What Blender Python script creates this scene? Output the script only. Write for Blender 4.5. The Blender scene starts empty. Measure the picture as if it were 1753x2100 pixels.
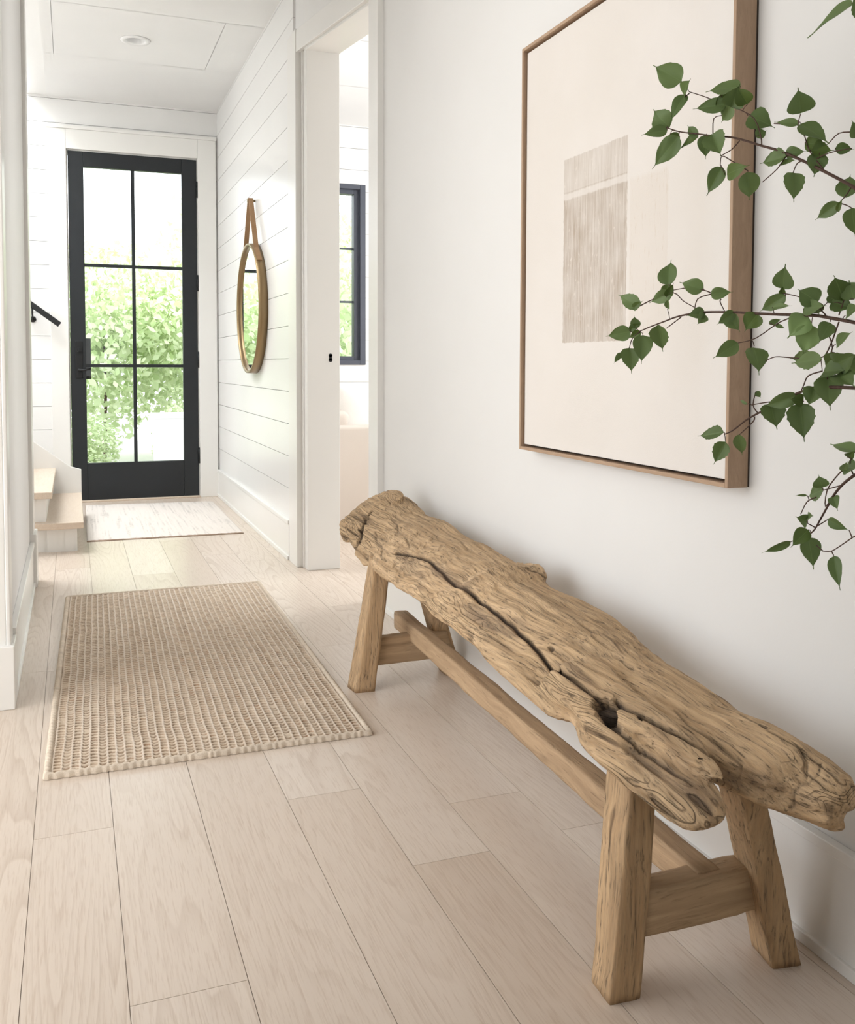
import bpy, bmesh, math, random
import numpy as np
from mathutils import Vector, Matrix, noise, Euler

# ------------------------------------------------------------------ camera
S = bpy.context.scene
COL = S.collection
cam_d = bpy.data.cameras.new('camera'); cam = bpy.data.objects.new('camera', cam_d); COL.objects.link(cam)
YAW, PIT, ROL = 0.3633674, -0.0500513, 0.0033339
fw = Vector((math.sin(YAW)*math.cos(PIT), math.cos(YAW)*math.cos(PIT), math.sin(PIT)))
r0 = Vector((math.cos(YAW), -math.sin(YAW), 0)); u0 = r0.cross(fw)
rr = r0*math.cos(ROL)+u0*math.sin(ROL); uu = -r0*math.sin(ROL)+u0*math.cos(ROL)
cam.matrix_world = Matrix(((rr.x, uu.x, -fw.x, 0), (rr.y, uu.y, -fw.y, 0), (rr.z, uu.z, -fw.z, 1.0), (0, 0, 0, 1)))
cam_d.sensor_fit = 'HORIZONTAL'; cam_d.sensor_width = 36; cam_d.lens = 39.99
cam_d.shift_x = -0.00715; cam_d.shift_y = -0.1163; cam_d.clip_start = 0.02
S.camera = cam

# ------------------------------------------------------------------ light
W = bpy.data.worlds.new('sky'); S.world = W; W.use_nodes = True
bg = W.node_tree.nodes['Background']; bg.inputs[0].default_value = (0.93, 0.96, 1.0, 1); bg.inputs[1].default_value = 3.4
sd = bpy.data.lights.new('sun', 'SUN'); sd.energy = 9; sd.angle = 0.04; sd.color = (1, .985, .96)
sun = bpy.data.objects.new('sun', sd); COL.objects.link(sun); sun.rotation_euler = Vector((-.25, -.72, .66)).to_track_quat('Z', 'Y').to_euler()

def area(name, loc, aim, sx, sy, e, col=(1, 1, 1)):
    d = bpy.data.lights.new(name, 'AREA'); d.shape = 'RECTANGLE'; d.size = sx; d.size_y = sy; d.energy = e; d.color = col
    o = bpy.data.objects.new(name, d); COL.objects.link(o); o.location = loc
    o.rotation_euler = (Vector(aim)-Vector(loc)).to_track_quat('-Z', 'Y').to_euler(); return o
area('left_window_light', (-2.4, 1.8, 1.7), (.9, 2.0, 0), 1.6, 1.8, 13, (.97, .985, 1))
area('rear_fill_light', (.3, -.8, 1.6), (.5, 3, .8), 1.0, 1.6, 6, (.96, .98, 1))  # added fill from behind the camera; the back wall has no window
area('living_room_window_light', (3.9, 5.2, 1.9), (1.6, 5.4, 1.2), 2.0, 1.8, 85, (.96, .98, 1))
area('stair_fill_light', (-1.3, 6.0, 4.6), (.2, 6.2, 0), 1.4, 1.4, 130, (.93, .965, 1))  # added fill to brighten the hall end; no window in the stairwell

S.view_settings.view_transform = 'Standard'; S.view_settings.look = 'None'; S.view_settings.gamma = 1
S.view_settings.use_curve_mapping = False
S.view_settings.exposure = 0.02
S.cycles.max_bounces = 10; S.cycles.diffuse_bounces = 5; S.cycles.glossy_bounces = 4; S.cycles.transparent_max_bounces = 16
S.cycles.use_denoising = True; S.cycles.caustics_reflective = False; S.cycles.caustics_refractive = False
S.cycles.sample_clamp_indirect = 6

# ------------------------------------------------------------------ helpers
def tag(o, label=None, cat=None, group=None, kind=None):
    if label: o['label'] = label
    if cat: o['category'] = cat
    if group: o['group'] = group
    if kind: o['kind'] = kind
    return o
def empty(name, loc=(0, 0, 0)):
    o = bpy.data.objects.new(name, None); o.empty_display_size = .1; COL.objects.link(o); o.location = loc; return o
def link(name, me, m=None, parent=None, smooth=False):
    o = bpy.data.objects.new(name, me); COL.objects.link(o)
    if m: me.materials.append(m)
    if smooth: me.polygons.foreach_set('use_smooth', [True]*len(me.polygons))
    if parent:
        o.parent = parent; o.matrix_parent_inverse = Matrix.Translation(-parent.location)
    return o
def mk(name, verts, faces, m=None, parent=None, smooth=False):
    me = bpy.data.meshes.new(name); me.from_pydata([tuple(v) for v in verts], [], faces); me.update()
    return link(name, me, m, parent, smooth)
class MB:
    def __init__(s): s.v = []; s.f = []
    def box(s, x0, x1, y0, y1, z0, z1):
        n = len(s.v)
        s.v += [(x, y, z) for z in (z0, z1) for x, y in ((x0, y0), (x1, y0), (x1, y1), (x0, y1))]
        s.f += [tuple(n+i for i in f) for f in ((3, 2, 1, 0), (4, 5, 6, 7), (0, 1, 5, 4), (1, 2, 6, 5), (2, 3, 7, 6), (3, 0, 4, 7))]; return s
    def hexa(s, bot, top):
        n = len(s.v); s.v += list(bot)+list(top)
        s.f += [tuple(n+i for i in f) for f in ((3, 2, 1, 0), (4, 5, 6, 7), (0, 1, 5, 4), (1, 2, 6, 5), (2, 3, 7, 6), (3, 0, 4, 7))]; return s
    def prism(s, pts, d):   # pts 3D polygon, extruded by d
        n = len(s.v); k = len(pts); d = Vector(d)
        s.v += [tuple(Vector(p)) for p in pts]+[tuple(Vector(p)+d) for p in pts]
        s.f += [tuple(range(n+k-1, n-1, -1)), tuple(range(n+k, n+2*k))]+[(n+i, n+(i+1) % k, n+k+(i+1) % k, n+k+i) for i in range(k)]; return s
    def tube(s, pts, rad, seg=8, cap=True):
        pts = [Vector(p) for p in pts]; rad = rad if isinstance(rad, (list, tuple)) else [rad]*len(pts)
        n = len(s.v); up = None
        for i, p in enumerate(pts):
            t = (pts[min(i+1, len(pts)-1)]-pts[max(i-1, 0)]).normalized()
            if up is None: up = Vector((0, 0, 1)) if abs(t.z) < .9 else Vector((1, 0, 0))
            a = t.cross(up).normalized(); up = a.cross(t).normalized()
            for k in range(seg):
                th = 2*math.pi*k/seg; s.v.append(tuple(p+(a*math.cos(th)+up*math.sin(th))*rad[i]))
        for i in range(len(pts)-1):
            for k in range(seg):
                a = n+i*seg+k; b = n+i*seg+(k+1) % seg; s.f.append((a, b, b+seg, a+seg))
        if cap: s.f += [tuple(range(n+seg-1, n-1, -1)), tuple(range(n+(len(pts)-1)*seg, n+len(pts)*seg))]
        return s
    def lathe(s, prof, c, axis='z', seg=40):
        n = len(s.v); k = len(prof)
        for i in range(seg):
            th = 2*math.pi*i/seg
            for r, h in prof:
                q = (r*math.cos(th), r*math.sin(th), h)
                if axis == 'x': q = (h, r*math.cos(th), r*math.sin(th))
                if axis == 'y': q = (r*math.sin(th), h, r*math.cos(th))
                s.v.append((c[0]+q[0], c[1]+q[1], c[2]+q[2]))
        for i in range(seg):
            for j in range(k-1):
                a = n+i*k+j; b = n+((i+1) % seg)*k+j; s.f.append((a, b, b+1, a+1))
        return s
    def build(s, name, m=None, parent=None, smooth=False, bevel=0, seg=2):
        me = bpy.data.meshes.new(name); me.from_pydata(s.v, [], s.f); me.update()
        bm = bmesh.new(); bm.from_mesh(me); bmesh.ops.recalc_face_normals(bm, faces=bm.faces); bm.to_mesh(me); bm.free()
        o = link(name, me, m, parent, smooth)
        if bevel:
            b = o.modifiers.new('b', 'BEVEL'); b.width = bevel; b.segments = seg; b.limit_method = 'ANGLE'; b.angle_limit = .6
        return o

class NT:
    def __init__(s, name, rough=.5, spec=.5):
        s.m = bpy.data.materials.new(name); s.m.use_nodes = True; s.t = s.m.node_tree
        s.b = s.t.nodes['Principled BSDF']; s.b.inputs['Roughness'].default_value = rough
        s.b.inputs['Specular IOR Level'].default_value = spec
    def n(s, typ, **kw):
        nd = s.t.nodes.new(typ)
        for k, v in kw.items():
            if k[0] == '_': setattr(nd, k[1:], v)
            else:
                i = nd.inputs[int(k[1:])] if k[0] == 'i' and k[1:].isdigit() else nd.inputs[k.replace('_', ' ')]
                if hasattr(v, 'is_output') or isinstance(v, bpy.types.NodeSocket): s.t.links.new(v, i)
                else: i.default_value = v
        return nd
    def math(s, op, a, b=0.0, c=0.0, clamp=False):
        return s.n('ShaderNodeMath', _operation=op, i0=a, i1=b, i2=c, _use_clamp=clamp).outputs[0]
    def coord(s, which='Object'): return s.n('ShaderNodeTexCoord').outputs[which]
    def map(s, v, scale=(1, 1, 1), loc=(0, 0, 0)):
        return s.n('ShaderNodeMapping', Vector=v, Scale=scale, Location=loc).outputs[0]
    def noise(s, v, sc, det=3, rough=.5, dist=0):
        return s.n('ShaderNodeTexNoise', Vector=v, Scale=sc, Detail=det, Roughness=rough, Distortion=dist).outputs[0]
    def ramp(s, f, stops):
        r = s.n('ShaderNodeValToRGB', i0=f); e = r.color_ramp.elements
        while len(e) < len(stops): e.new(.5)
        for i, (p, c) in enumerate(stops):
            e[i].position = p; e[i].color = (*c, 1) if not isinstance(c, (int, float)) else (c, c, c, 1)
        return r.outputs[0]
    def mix(s, f, a, b, mode='MIX'):
        q = s.n('ShaderNodeMix', _data_type='RGBA', _blend_type=mode)
        for i, v in ((0, f), (6, a), (7, b)):
            if isinstance(v, bpy.types.NodeSocket): s.t.links.new(v, q.inputs[i])
            else: q.inputs[i].default_value = v if i == 0 else (*v, 1)
        return q.outputs[2]
    def col(s, c):
        if isinstance(c, bpy.types.NodeSocket): s.t.links.new(c, s.b.inputs['Base Color'])
        else: s.b.inputs['Base Color'].default_value = (*c, 1)
        return s
    def bump(s, h, dist=.001, st=1.0):
        s.t.links.new(s.n('ShaderNodeBump', Height=h, Distance=dist, Strength=st).outputs[0], s.b.inputs['Normal']); return s

def paint(name, c, rough=.45, var=.015, spec=.4):
    q = NT(name, rough, spec); v = q.coord(); f = q.noise(v, 2.2, 3)
    q.col(q.mix(q.ramp(f, [(.3, 0.), (.7, 1.)]), tuple(x*(1-var) for x in c), tuple(min(1, x*(1+var)) for x in c)))
    q.bump(q.noise(v, 160, 2), .0004, .25); return q.m
M_wall = paint('matte_wall_paint', (.735, .725, .705), .6)
M_ship = paint('satin_shiplap_paint', (.83, .825, .81), .28)
M_trim = paint('satin_trim_paint', (.83, .82, .79), .3)
M_ceil = paint('ceiling_paint', (.85, .85, .845), .8)
M_black = paint('black_door_paint', (.009, .012, .015), .42, .1, .5)
M_metal = paint('black_metal', (.010, .011, .012), .38, .1)
M_wfr = paint('window_frame_paint', (.075, .082, .105), .4, .06)

def wood(name, light, mid, dark, scale=1.0, rough=.65, axis='y', bumpd=.0012, crack=.5, stain=False):
    q = NT(name, rough, .25); v = q.coord()
    st = {'y': (1, .06, 1), 'z': (1, 1, .06), 'x': (.06, 1, 1)}[axis]
    warp = q.n('ShaderNodeTexNoise', Vector=v, Scale=3.5*scale, Detail=2).outputs['Color']
    w2 = q.n('ShaderNodeVectorMath', _operation='MULTIPLY_ADD', i0=warp, i1=(.05, .05, .05), i2=v).outputs[0]
    g = q.map(w2, tuple(a*scale for a in st))
    f1 = q.noise(g, 55, 4, .65); f2 = q.noise(g, 170, 3, .7); f3 = q.noise(q.map(v, st), 9, 3)
    rings = q.math('SINE', q.math('MULTIPLY', q.noise(g, 11, 2), 42))
    base = q.mix(q.ramp(f1, [(.30, 0.), (.68, 1.)]), mid, light)
    base = q.mix(q.math('MULTIPLY', q.ramp(rings, [(.55, 0.), (1., 1.)]), .35), base, mid)
    base = q.mix(q.math('MULTIPLY', q.ramp(f3, [(.42, 0.), (.75, 1.)]), .55), base, mid)
    fine = q.ramp(f2, [(.30, 1.), (.43, 0.)])
    base = q.mix(q.math('MULTIPLY', fine, crack), base, dark)
    f4 = q.ramp(q.noise(g, 30, 2, .5), [(.27, 1.), (.33, 0.)])
    base = q.mix(q.math('MULTIPLY', f4, crack), base, dark)
    if stain:
        a = q.n('ShaderNodeAttribute', _attribute_name='stain').outputs['Fac']
        ck = q.n('ShaderNodeAttribute', _attribute_name='checks').outputs['Fac']
        cf = q.math('FRACT', q.math('MULTIPLY', q.noise(q.map(w2, (1, .10, 1)), 16, 1.5, .4), 24))
        cline = q.math('MULTIPLY', q.ramp(cf, [(0, 0.), (.74, 0.), (.86, 1.), (.98, 0.)]), ck)
        base = q.mix(q.math('MULTIPLY', cline, .62), base, dark)
        base = q.mix(a, base, (.045, .032, .024))
        gr = q.n('ShaderNodeAttribute', _attribute_name='grey').outputs['Fac']
        base = q.mix(q.math('MULTIPLY', gr, q.ramp(f1, [(.3, 1.), (.75, .25)])), base, (.15, .105, .075))
    q.col(base)
    base = q.mix(.22, base, q.mix(q.ramp(f2, [(.35, 0.), (.65, 1.)]), dark, light), 'OVERLAY') if crack > .4 else base
    q.col(base)
    h = q.math('SUBTRACT', q.math('ADD', q.math('MULTIPLY', f1, .8), q.math('MULTIPLY', f2, .5)), q.math('MULTIPLY', fine, .5))
    if stain: h = q.math('SUBTRACT', h, q.math('MULTIPLY', cline, 1.1))
    q.bump(h, bumpd, .9); return q.m
M_seat = wood('weathered_seat_wood', (.67, .505, .325), (.38, .265, .155), (.12, .075, .042), 1.15, .75, 'y', .0028, .75, True)
M_leg = wood('reclaimed_leg_wood', (.62, .455, .28), (.39, .27, .16), (.12, .078, .048), 1.1, .75, 'z', .0028, .7)
M_rail = wood('reclaimed_rail_wood', (.53, .37, .225), (.37, .25, .15), (.12, .075, .045), 1, .7, 'y', .0012, .35)
M_cross = wood('reclaimed_cross_wood', (.54, .385, .235), (.37, .255, .155), (.12, .075, .045), 1, .7, 'x', .0012, .35)
M_frame = wood('oak_frame_wood', (.46, .32, .215), (.37, .25, .165), (.20, .13, .085), 2.2, .5, 'z', .0003, .25)
M_frameh = wood('oak_frame_wood_flat', (.46, .32, .215), (.37, .25, .165), (.20, .13, .085), 2.2, .5, 'y', .0003, .25)
M_oak = wood('pale_oak_tread', (.68, .575, .475), (.60, .49, .385), (.42, .32, .24), 2, .4, 'y', .0002, .15)
M_bark = wood('twig_bark', (.12, .07, .05), (.07, .04, .03), (.03, .02, .015), 4, .7, 'z', .0005, .4)
# ------------------------------------------------------------------ structure
def floor():
    q = NT('pale_oak_planks', .33, .5)
    v = q.coord(); at = q.n('ShaderNodeAttribute', _attribute_name='plank').outputs['Vector']
    sep = q.n('ShaderNodeSeparateXYZ', Vector=at)
    tone, off = sep.outputs[0], sep.outputs[1]
    comb = q.n('ShaderNodeCombineXYZ', Z=q.math('MULTIPLY', off, 37.0)).outputs[0]
    p = q.n('ShaderNodeVectorMath', _operation='ADD', i0=v, i1=comb).outputs[0]
    c = q.map(p, (1, .075, 1)); contour = q.noise(c, 8.0, 1.4, .4, .15)
    ring = q.math('FRACT', q.math('MULTIPLY', contour, 22.0))
    line = q.ramp(ring, [(0, 0.), (.62, .25), (.93, 1.), (1., 0.)])
    ticks = q.ramp(q.noise(q.map(p, (1, .05, 1)), 300, 2, .6), [(.3, 1.), (.5, 0.)])
    broad = q.noise(q.map(p, (1, .2, 1)), 5, 3)
    base = q.mix(tone, (.635, .53, .435), (.725, .635, .55))
    base = q.mix(q.math('MULTIPLY', q.ramp(broad, [(.35, 0.), (.7, 1.)]), .4), base, (.62, .52, .43))
    mask = q.ramp(q.noise(q.map(p, (1, .3, 1)), 2.5, 2), [(.40, .15), (.6, 1.)])
    base = q.mix(q.math('MULTIPLY', q.math('MULTIPLY', line, mask), .46), base, (.45, .345, .26))
    base = q.mix(q.math('MULTIPLY', ticks, .34), base, (.42, .30, .21))
    kn = q.n('ShaderNodeTexVoronoi', Vector=q.map(p, (1.3, .75, 1)), Scale=1.6).outputs['Distance']
    base = q.mix(q.ramp(kn, [(.0, .75), (.012, .6), (.03, 0.)]), base, (.20, .13, .08))
    q.col(base)
    q.t.links.new(q.math('MULTIPLY_ADD', line, .025, .29), q.b.inputs['Roughness'])
    q.bump(q.math('ADD', q.math('MULTIPLY', line, -.3), q.math('MULTIPLY', ticks, -.4)), .0004, .35)
    rnd = random.Random(11)
    seams = [-.091, .069, .253, .447, .622, .79, .97, 1.15]
    x = -.091
    while x > -3.2: x -= .178; seams.insert(0, x)
    x = 1.15
    while x < 4.9: x += .178; seams.append(x)
    fixed = {(-.091): 2.12, .069: 1.505, .253: 2.95, .447: 2.115, .622: 1.743, -.269: 1.35}
    V = []; F = []; A = []
    g = .0006
    for a, b in zip(seams[:-1], seams[1:]):
        y = fixed.get(a, rnd.uniform(0, 1.8)); k = [y]
        while k[0] > -1: k.insert(0, k[0]-rnd.uniform(1.1, 2.1))
        while k[-1] < 7.36: k.append(k[-1]+rnd.uniform(1.1, 2.1))
        k = [max(-1, min(7.36, t)) for t in k]
        for c0, c1 in zip(k[:-1], k[1:]):
            if c1-c0 < .01: continue
            n = len(V); V += [(a+g, c0+g, 0), (b-g, c0+g, 0), (b-g, c1-g, 0), (a+g, c1-g, 0)]; F.append((n, n+1, n+2, n+3))
            A += [(rnd.random(), rnd.random(), 0)]*4
            V += [(a+g, c0+g, -.004), (b-g, c0+g, -.004), (b-g, c1-g, -.004), (a+g, c1-g, -.004)]; A += [(0, 0, 0)]*4
            for i in range(4): j = (i+1) % 4; F.append((n+i, n+4+i, n+4+j, n+j))
    n = len(V); V += [(-3.2, -1, -.004), (5, -1, -.004), (5, 7.36, -.004), (-3.2, 7.36, -.004), (-3.2, -1, -.13), (5, -1, -.13), (5, 7.36, -.13), (-3.2, 7.36, -.13)]
    A += [(-.0, 0, 0)]*8
    F += [(n, n+1, n+2, n+3), (n+4, n+7, n+6, n+5)]+[(n+i, n+4+i, n+4+(i+1) % 4, n+(i+1) % 4) for i in range(4)]
    o = mk('floor', V, F, q.m)
    at = o.data.attributes.new('plank', 'FLOAT_VECTOR', 'POINT'); at.data.foreach_set('vector', np.array(A, 'f').ravel())
    tag(o, kind='structure')
floor()

def boards(mb, axis, face, depth, a0, a1, z0, z1, holes, pitch=.167, zoff=.028, gap=.0028):
    """horizontal boards; axis 'x' = wall plane x=face running in y; holes (a0,a1,z0,z1)"""
    k = math.floor((z0-zoff)/pitch)
    while zoff+k*pitch < z1:
        b0 = max(z0, zoff+k*pitch+gap/2); b1 = min(z1, zoff+(k+1)*pitch-gap/2); k += 1
        if b1 <= b0: continue
        zs = sorted({b0, b1}|{h for q in holes for h in q[2:] if b0 < h < b1})
        for c0, c1 in zip(zs[:-1], zs[1:]):
            spans = [(a0, a1)]
            for h in holes:
                if h[2] < (c0+c1)/2 < h[3]:
                    spans = [s for q in spans for s in ((q[0], min(q[1], h[0])), (max(q[0], h[1]), q[1])) if s[1]-s[0] > .001]
            for s in spans:
                if axis == 'x': mb.box(face, face+depth, s[0], s[1], c0, c1)
                else: mb.box(s[0], s[1], face, face+depth, c0, c1)
def solid(mb, axis, f0, f1, a0, a1, z0, z1, holes):
    boards(mb, axis, f0, f1-f0, a0, a1, z0, z1, holes, pitch=20, zoff=-5, gap=0)

DH = (-.022, .892, 0, 2.522); WH = (1.30, 2.19, 1.0, 2.42)
m = MB(); boards(m, 'y', 7.3, .012, -2.3, 4.9, .0, 5.3, [DH, WH]); solid(m, 'y', 7.312, 7.47, -2.3, 4.9, 0, 5.3, [DH, WH])
tag(m.build('wall_far', M_ship), kind='structure')
m = MB(); boards(m, 'x', 1.035, .012, 4.68, 7.3, .19, 2.88, []); m.box(1.047, 1.205, 4.60, 7.3, 0, 2.88)
m.hexa([(1.047, 4.5, 2.51), (1.2, 4.5, 2.51), (1.30, 3.8, 2.51), (1.188, 3.8, 2.51)], [(1.047, 4.5, 2.88), (1.2, 4.5, 2.88), (1.30, 3.8, 2.88), (1.188, 3.8, 2.88)])
m.box(1.047, 1.205, 4.5, 4.6, 2.51, 2.88)
tag(m.build('wall_hall_right', M_ship), kind='structure')
m = MB(); m.box(1.188, 1.33, -1, 3.79, 0, 2.88); tag(m.build('wall_right', M_wall), kind='structure')
m = MB(); m.box(-.34, -.188, 3.0, 4.66, 0, 2.88); m.box(-.34, -.188, -1, 1.25, 0, 2.88); m.box(-.34, -.188, 1.25, 3.0, 2.5, 2.88); tag(m.build('wall_left', M_wall), kind='structure')
m = MB(); m.box(-2.45, -2.3, 4.5, 7.47, 0, 5.3); m.box(-2.3, -.34, 4.5, 4.66, 0, 5.3); m.box(-.27, -.14, 4.66, 7.3, 2.885, 5.3)
tag(m.build('wall_stairwell', M_ship), kind='structure')
m = MB(); m.box(-3.2, 4.9, -1.1, -1, 0, 2.88); tag(m.build('wall_back', M_wall), kind='structure')
m = MB(); m.box(4.75, 4.9, 2.2, 7.3, 0, 2.88); tag(m.build('wall_living_room', M_wall), kind='structure')
def ceiling():
    cx, cy, r = .372, 5.87, .056
    V = []; F = []; n = 32
    m = MB(); m.box(-.14, 4.9, 6.297, 7.3, 2.88, 3.0); m.box(-.14, 4.9, -1, 5.403, 2.88, 3.0)
    m.box(-.14, -.077, 5.4, 6.3, 2.88, 3.0); m.box(.819, 4.9, 5.4, 6.3, 2.88, 3.0); m.box(-3.2, -.14, -3, 4.66, 2.88, 3.0); m.box(-.14, 4.9, -3, -1, 2.88, 3.0)
    m.box(-.14, .9, 5.38, 6.32, 2.94, 3.0)
    k = len(m.v)
    for i in range(n):   # square sheet with the round hole of the downlight
        t = 2*math.pi*i/n; c, s = math.cos(t), math.sin(t); e = .45/max(abs(c), abs(s))
        m.v += [(cx+r*c, cy+r*s, 2.88), (cx-.001+e*c, cy-.02+e*s, 2.88)]
    for i in range(n): j = (i+1) % n; m.f.append((k+2*i, k+2*i+1, k+2*j+1, k+2*j))
    tag(m.build('ceiling', M_ceil), kind='structure')
ceiling()

def baseboard(name, pts):
    m = MB()
    for axis, f, a0, a1, d in pts:   # d = protrusion direction
        for t, z0, z1 in ((.014, 0, .185), (.019, .185, .205), (.021, 0, .022)):
            lo, hi = sorted((f, f+d*t))
            if axis == 'x': m.box(lo, hi, a0, a1, z0, z1)
            else: m.box(a0, a1, lo, hi, z0, z1)
    tag(m.build(name, M_trim, bevel=.002), kind='structure')
baseboard('baseboard_right', [('x', 1.188, -1, 3.70, -1)])
baseboard('baseboard_hall', [('x', 1.035, 4.76, 7.28, -1)])
baseboard('baseboard_left', [('x', -.188, 3.09, 4.56, 1)])
baseboard('baseboard_living_room', [('y', 7.3, 1.21, 4.7, -1)])

# doorway casing to the living room
m = MB(); m.box(1.022, 1.06, 4.575, 4.755, 0, 2.61); m.box(1.050, 1.10, 4.545, 4.58, 0, 2.53)
m.box(1.056, 1.217, 4.485, 4.56, 0, 2.497)
m.box(1.163, 1.19, 3.705, 3.83, 0, 2.62); m.box(1.172, 1.345, 3.80, 3.835, 0, 2.50)
m.hexa([(1.022, 4.60, 2.50), (1.07, 4.60, 2.50), (1.20, 3.79, 2.50), (1.155, 3.79, 2.50)], [(1.022, 4.60, 2.605), (1.07, 4.60, 2.605), (1.20, 3.79, 2.605), (1.155, 3.79, 2.605)])
m.hexa([(1.05, 4.5, 2.486), (1.217, 4.5, 2.486), (1.33, 3.8, 2.486), (1.175, 3.8, 2.486)], [(1.05, 4.5, 2.509), (1.217, 4.5, 2.509), (1.33, 3.8, 2.509), (1.175, 3.8, 2.509)])
tr = m.build('trim_1', M_trim, bevel=.0025); tag(tr, kind='structure')
k = MB(); k.tube([(1.170, 4.4855, 1.045), (1.170, 4.482, 1.045)], .009, 14); k.tube([(1.170, 4.4855, 1.022), (1.170, 4.482, 1.022)], .009, 14)
k.box(1.163, 1.177, 4.482, 4.4855, 1.02, 1.047)
k.build('strike_plate', M_metal, tr)
# front door casing
m = MB(); m.box(-.139, -.02, 7.275, 7.3, 0, 2.66); m.box(.89, 1.022, 7.275, 7.3, 0, 2.66); m.box(-.02, .89, 7.275, 7.3, 2.522, 2.66)
m.box(-.15, 1.028, 7.268, 7.3, 2.66, 2.685)
m.box(-.025, -.012, 7.3, 7.46, 0, 2.53); m.box(.882, .895, 7.3, 7.46, 0, 2.53); m.box(-.025, .895, 7.3, 7.46, 2.512, 2.53)
tag(m.build('trim_2', M_trim, bevel=.003), kind='structure')
# left wall end casing and near opening casing
m = MB(); m.box(-.35, -.19, 4.66, 4.697, 0, 2.88); m.box(-.19, -.172, 4.56, 4.70, 0, 2.88)
m.box(-.352, -.160, 4.555, 4.712, 0, .24)
m.box(-.35, -.19, 2.975, 3.0, 0, 2.88); m.box(-.19, -.178, 2.972, 3.08, 0, 2.88); m.box(-.355, -.168, 2.955, 3.09, 0, .185)
tag(m.build('trim_3', M_trim, bevel=.003), kind='structure')

# ------------------------------------------------------------------ front door
def glass_mat():
    q = NT('window_glass'); t = q.t; out = [n for n in t.nodes if n.type == 'OUTPUT_MATERIAL'][0]; t.nodes.remove(q.b)
    tr = q.n('ShaderNodeBsdfTransparent', Color=(.96, .98, .97, 1)); gl = q.n('ShaderNodeBsdfGlossy', Roughness=.02)
    fr = q.n('ShaderNodeFresnel', IOR=1.45); mx = q.n('ShaderNodeMixShader', i0=fr.outputs[0], i1=tr.outputs[0], i2=gl.outputs[0])
    t.links.new(mx.outputs[0], out.inputs[0]); return q.m
M_glass = glass_mat()
door = empty('door_1', (.43, 7.32, 0)); tag(door, kind='structure')
X0, X1, Z0, Z1 = -.010, .882, .012, 2.512; G0, G1, H0, H1 = .094, .775, .28, 2.405; Y0, Y1 = 7.293, 7.338
m = MB(); m.box(X0, G0, Y0, Y1, Z0, Z1); m.box(G1, X1, Y0, Y1, Z0, Z1); m.box(G0, G1, Y0, Y1, Z0, H0); m.box(G0, G1, Y0, Y1, H1, Z1)
m.build('door_leaf', M_black, door, bevel=.003)
m = MB(); m.box(.418, .442, Y0+.008, Y1-.008, H0, H1); m.build('muntin', M_black, door)
for z in (.987, 1.709): MB().box(G0, G1, Y0+.009, Y1-.009, z-.011, z+.011).build('muntin', M_black, door)
MB().box(G0, G1, 7.312, 7.318, H0, H1).build('glass_pane', M_glass, door)
for z in (2.29, 1.60, 1.03, .31):
    MB().tube([(.885, 7.284, z-.055), (.885, 7.284, z+.055)], .008, 12).tube([(.885, 7.284, z+.056), (.885, 7.284, z+.064)], .0055, 8).build('hinge', M_metal, door, True)
m = MB(); m.box(.022, .072, 7.284, 7.2935, .895, 1.165); pl = m.build('handle_plate', M_metal, door, bevel=.004)
m = MB(); m.tube([(.047, 7.2845, 1.10), (.047, 7.262, 1.10)], .017, 20); m.box(.042, .052, 7.25, 7.264, 1.088, 1.112); m.build('deadbolt_knob', M_metal, door, bevel=.001)
m = MB(); m.tube([(.047, 7.285, .955), (.047, 7.25, .955)], .011, 14); m.tube([(.047, 7.25, .955), (.085, 7.248, .955), (.125, 7.252, .966)], [.009, .008, .007], 10); m.build('lever_handle', M_metal, door, True)
m = MB(); m.box(.070, .128, 7.338, 7.346, .89, 1.185); m.box(.104, .122, 7.37, 7.382, .93, 1.16); m.box(.108, .118, 7.345, 7.372, .94, .955); m.box(.108, .118, 7.345, 7.372, 1.135, 1.15)
m.build('outside_pull', M_metal, door)
MB().box(-.02, .89, 7.262, 7.40, 0, .012).build('threshold', M_oak, door, bevel=.003)
tag(MB().box(-.3, 1.2, 7.47, 7.8, -.13, -.002).build('trim_4', M_trim), kind='structure')

# ------------------------------------------------------------------ living room window
w = empty('window_1', (1.745, 7.32, 1.0)); tag(w, kind='structure')
m = MB(); a0, a1, c0, c1 = 1.30, 2.19, 1.0, 2.42
for (t, y0, y1) in ((.045, 7.288, 7.33), (.085, 7.325, 7.40)):
    m.box(a0, a0+t, y0, y1, c0, c1); m.box(a1-t, a1, y0, y1, c0, c1); m.box(a0+t, a1-t, y0, y1, c0, c0+t*.8); m.box(a0+t, a1-t, y0, y1, c1-t*.85, c1)
m.build('window_frame', M_wfr, w, bevel=.003)
for z in (1.5, 1.92): MB().box(a0+.08, a1-.08, 7.355, 7.375, z-.008, z+.008).build('muntin', M_wfr, w)
MB().box(1.735, 1.755, 7.355, 7.375, c0+.05, c1-.05).build('muntin', M_wfr, w)
MB().box(a0+.05, a1-.05, 7.362, 7.367, c0+.04, c1-.04).build('glass_pane', M_glass, w)

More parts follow.
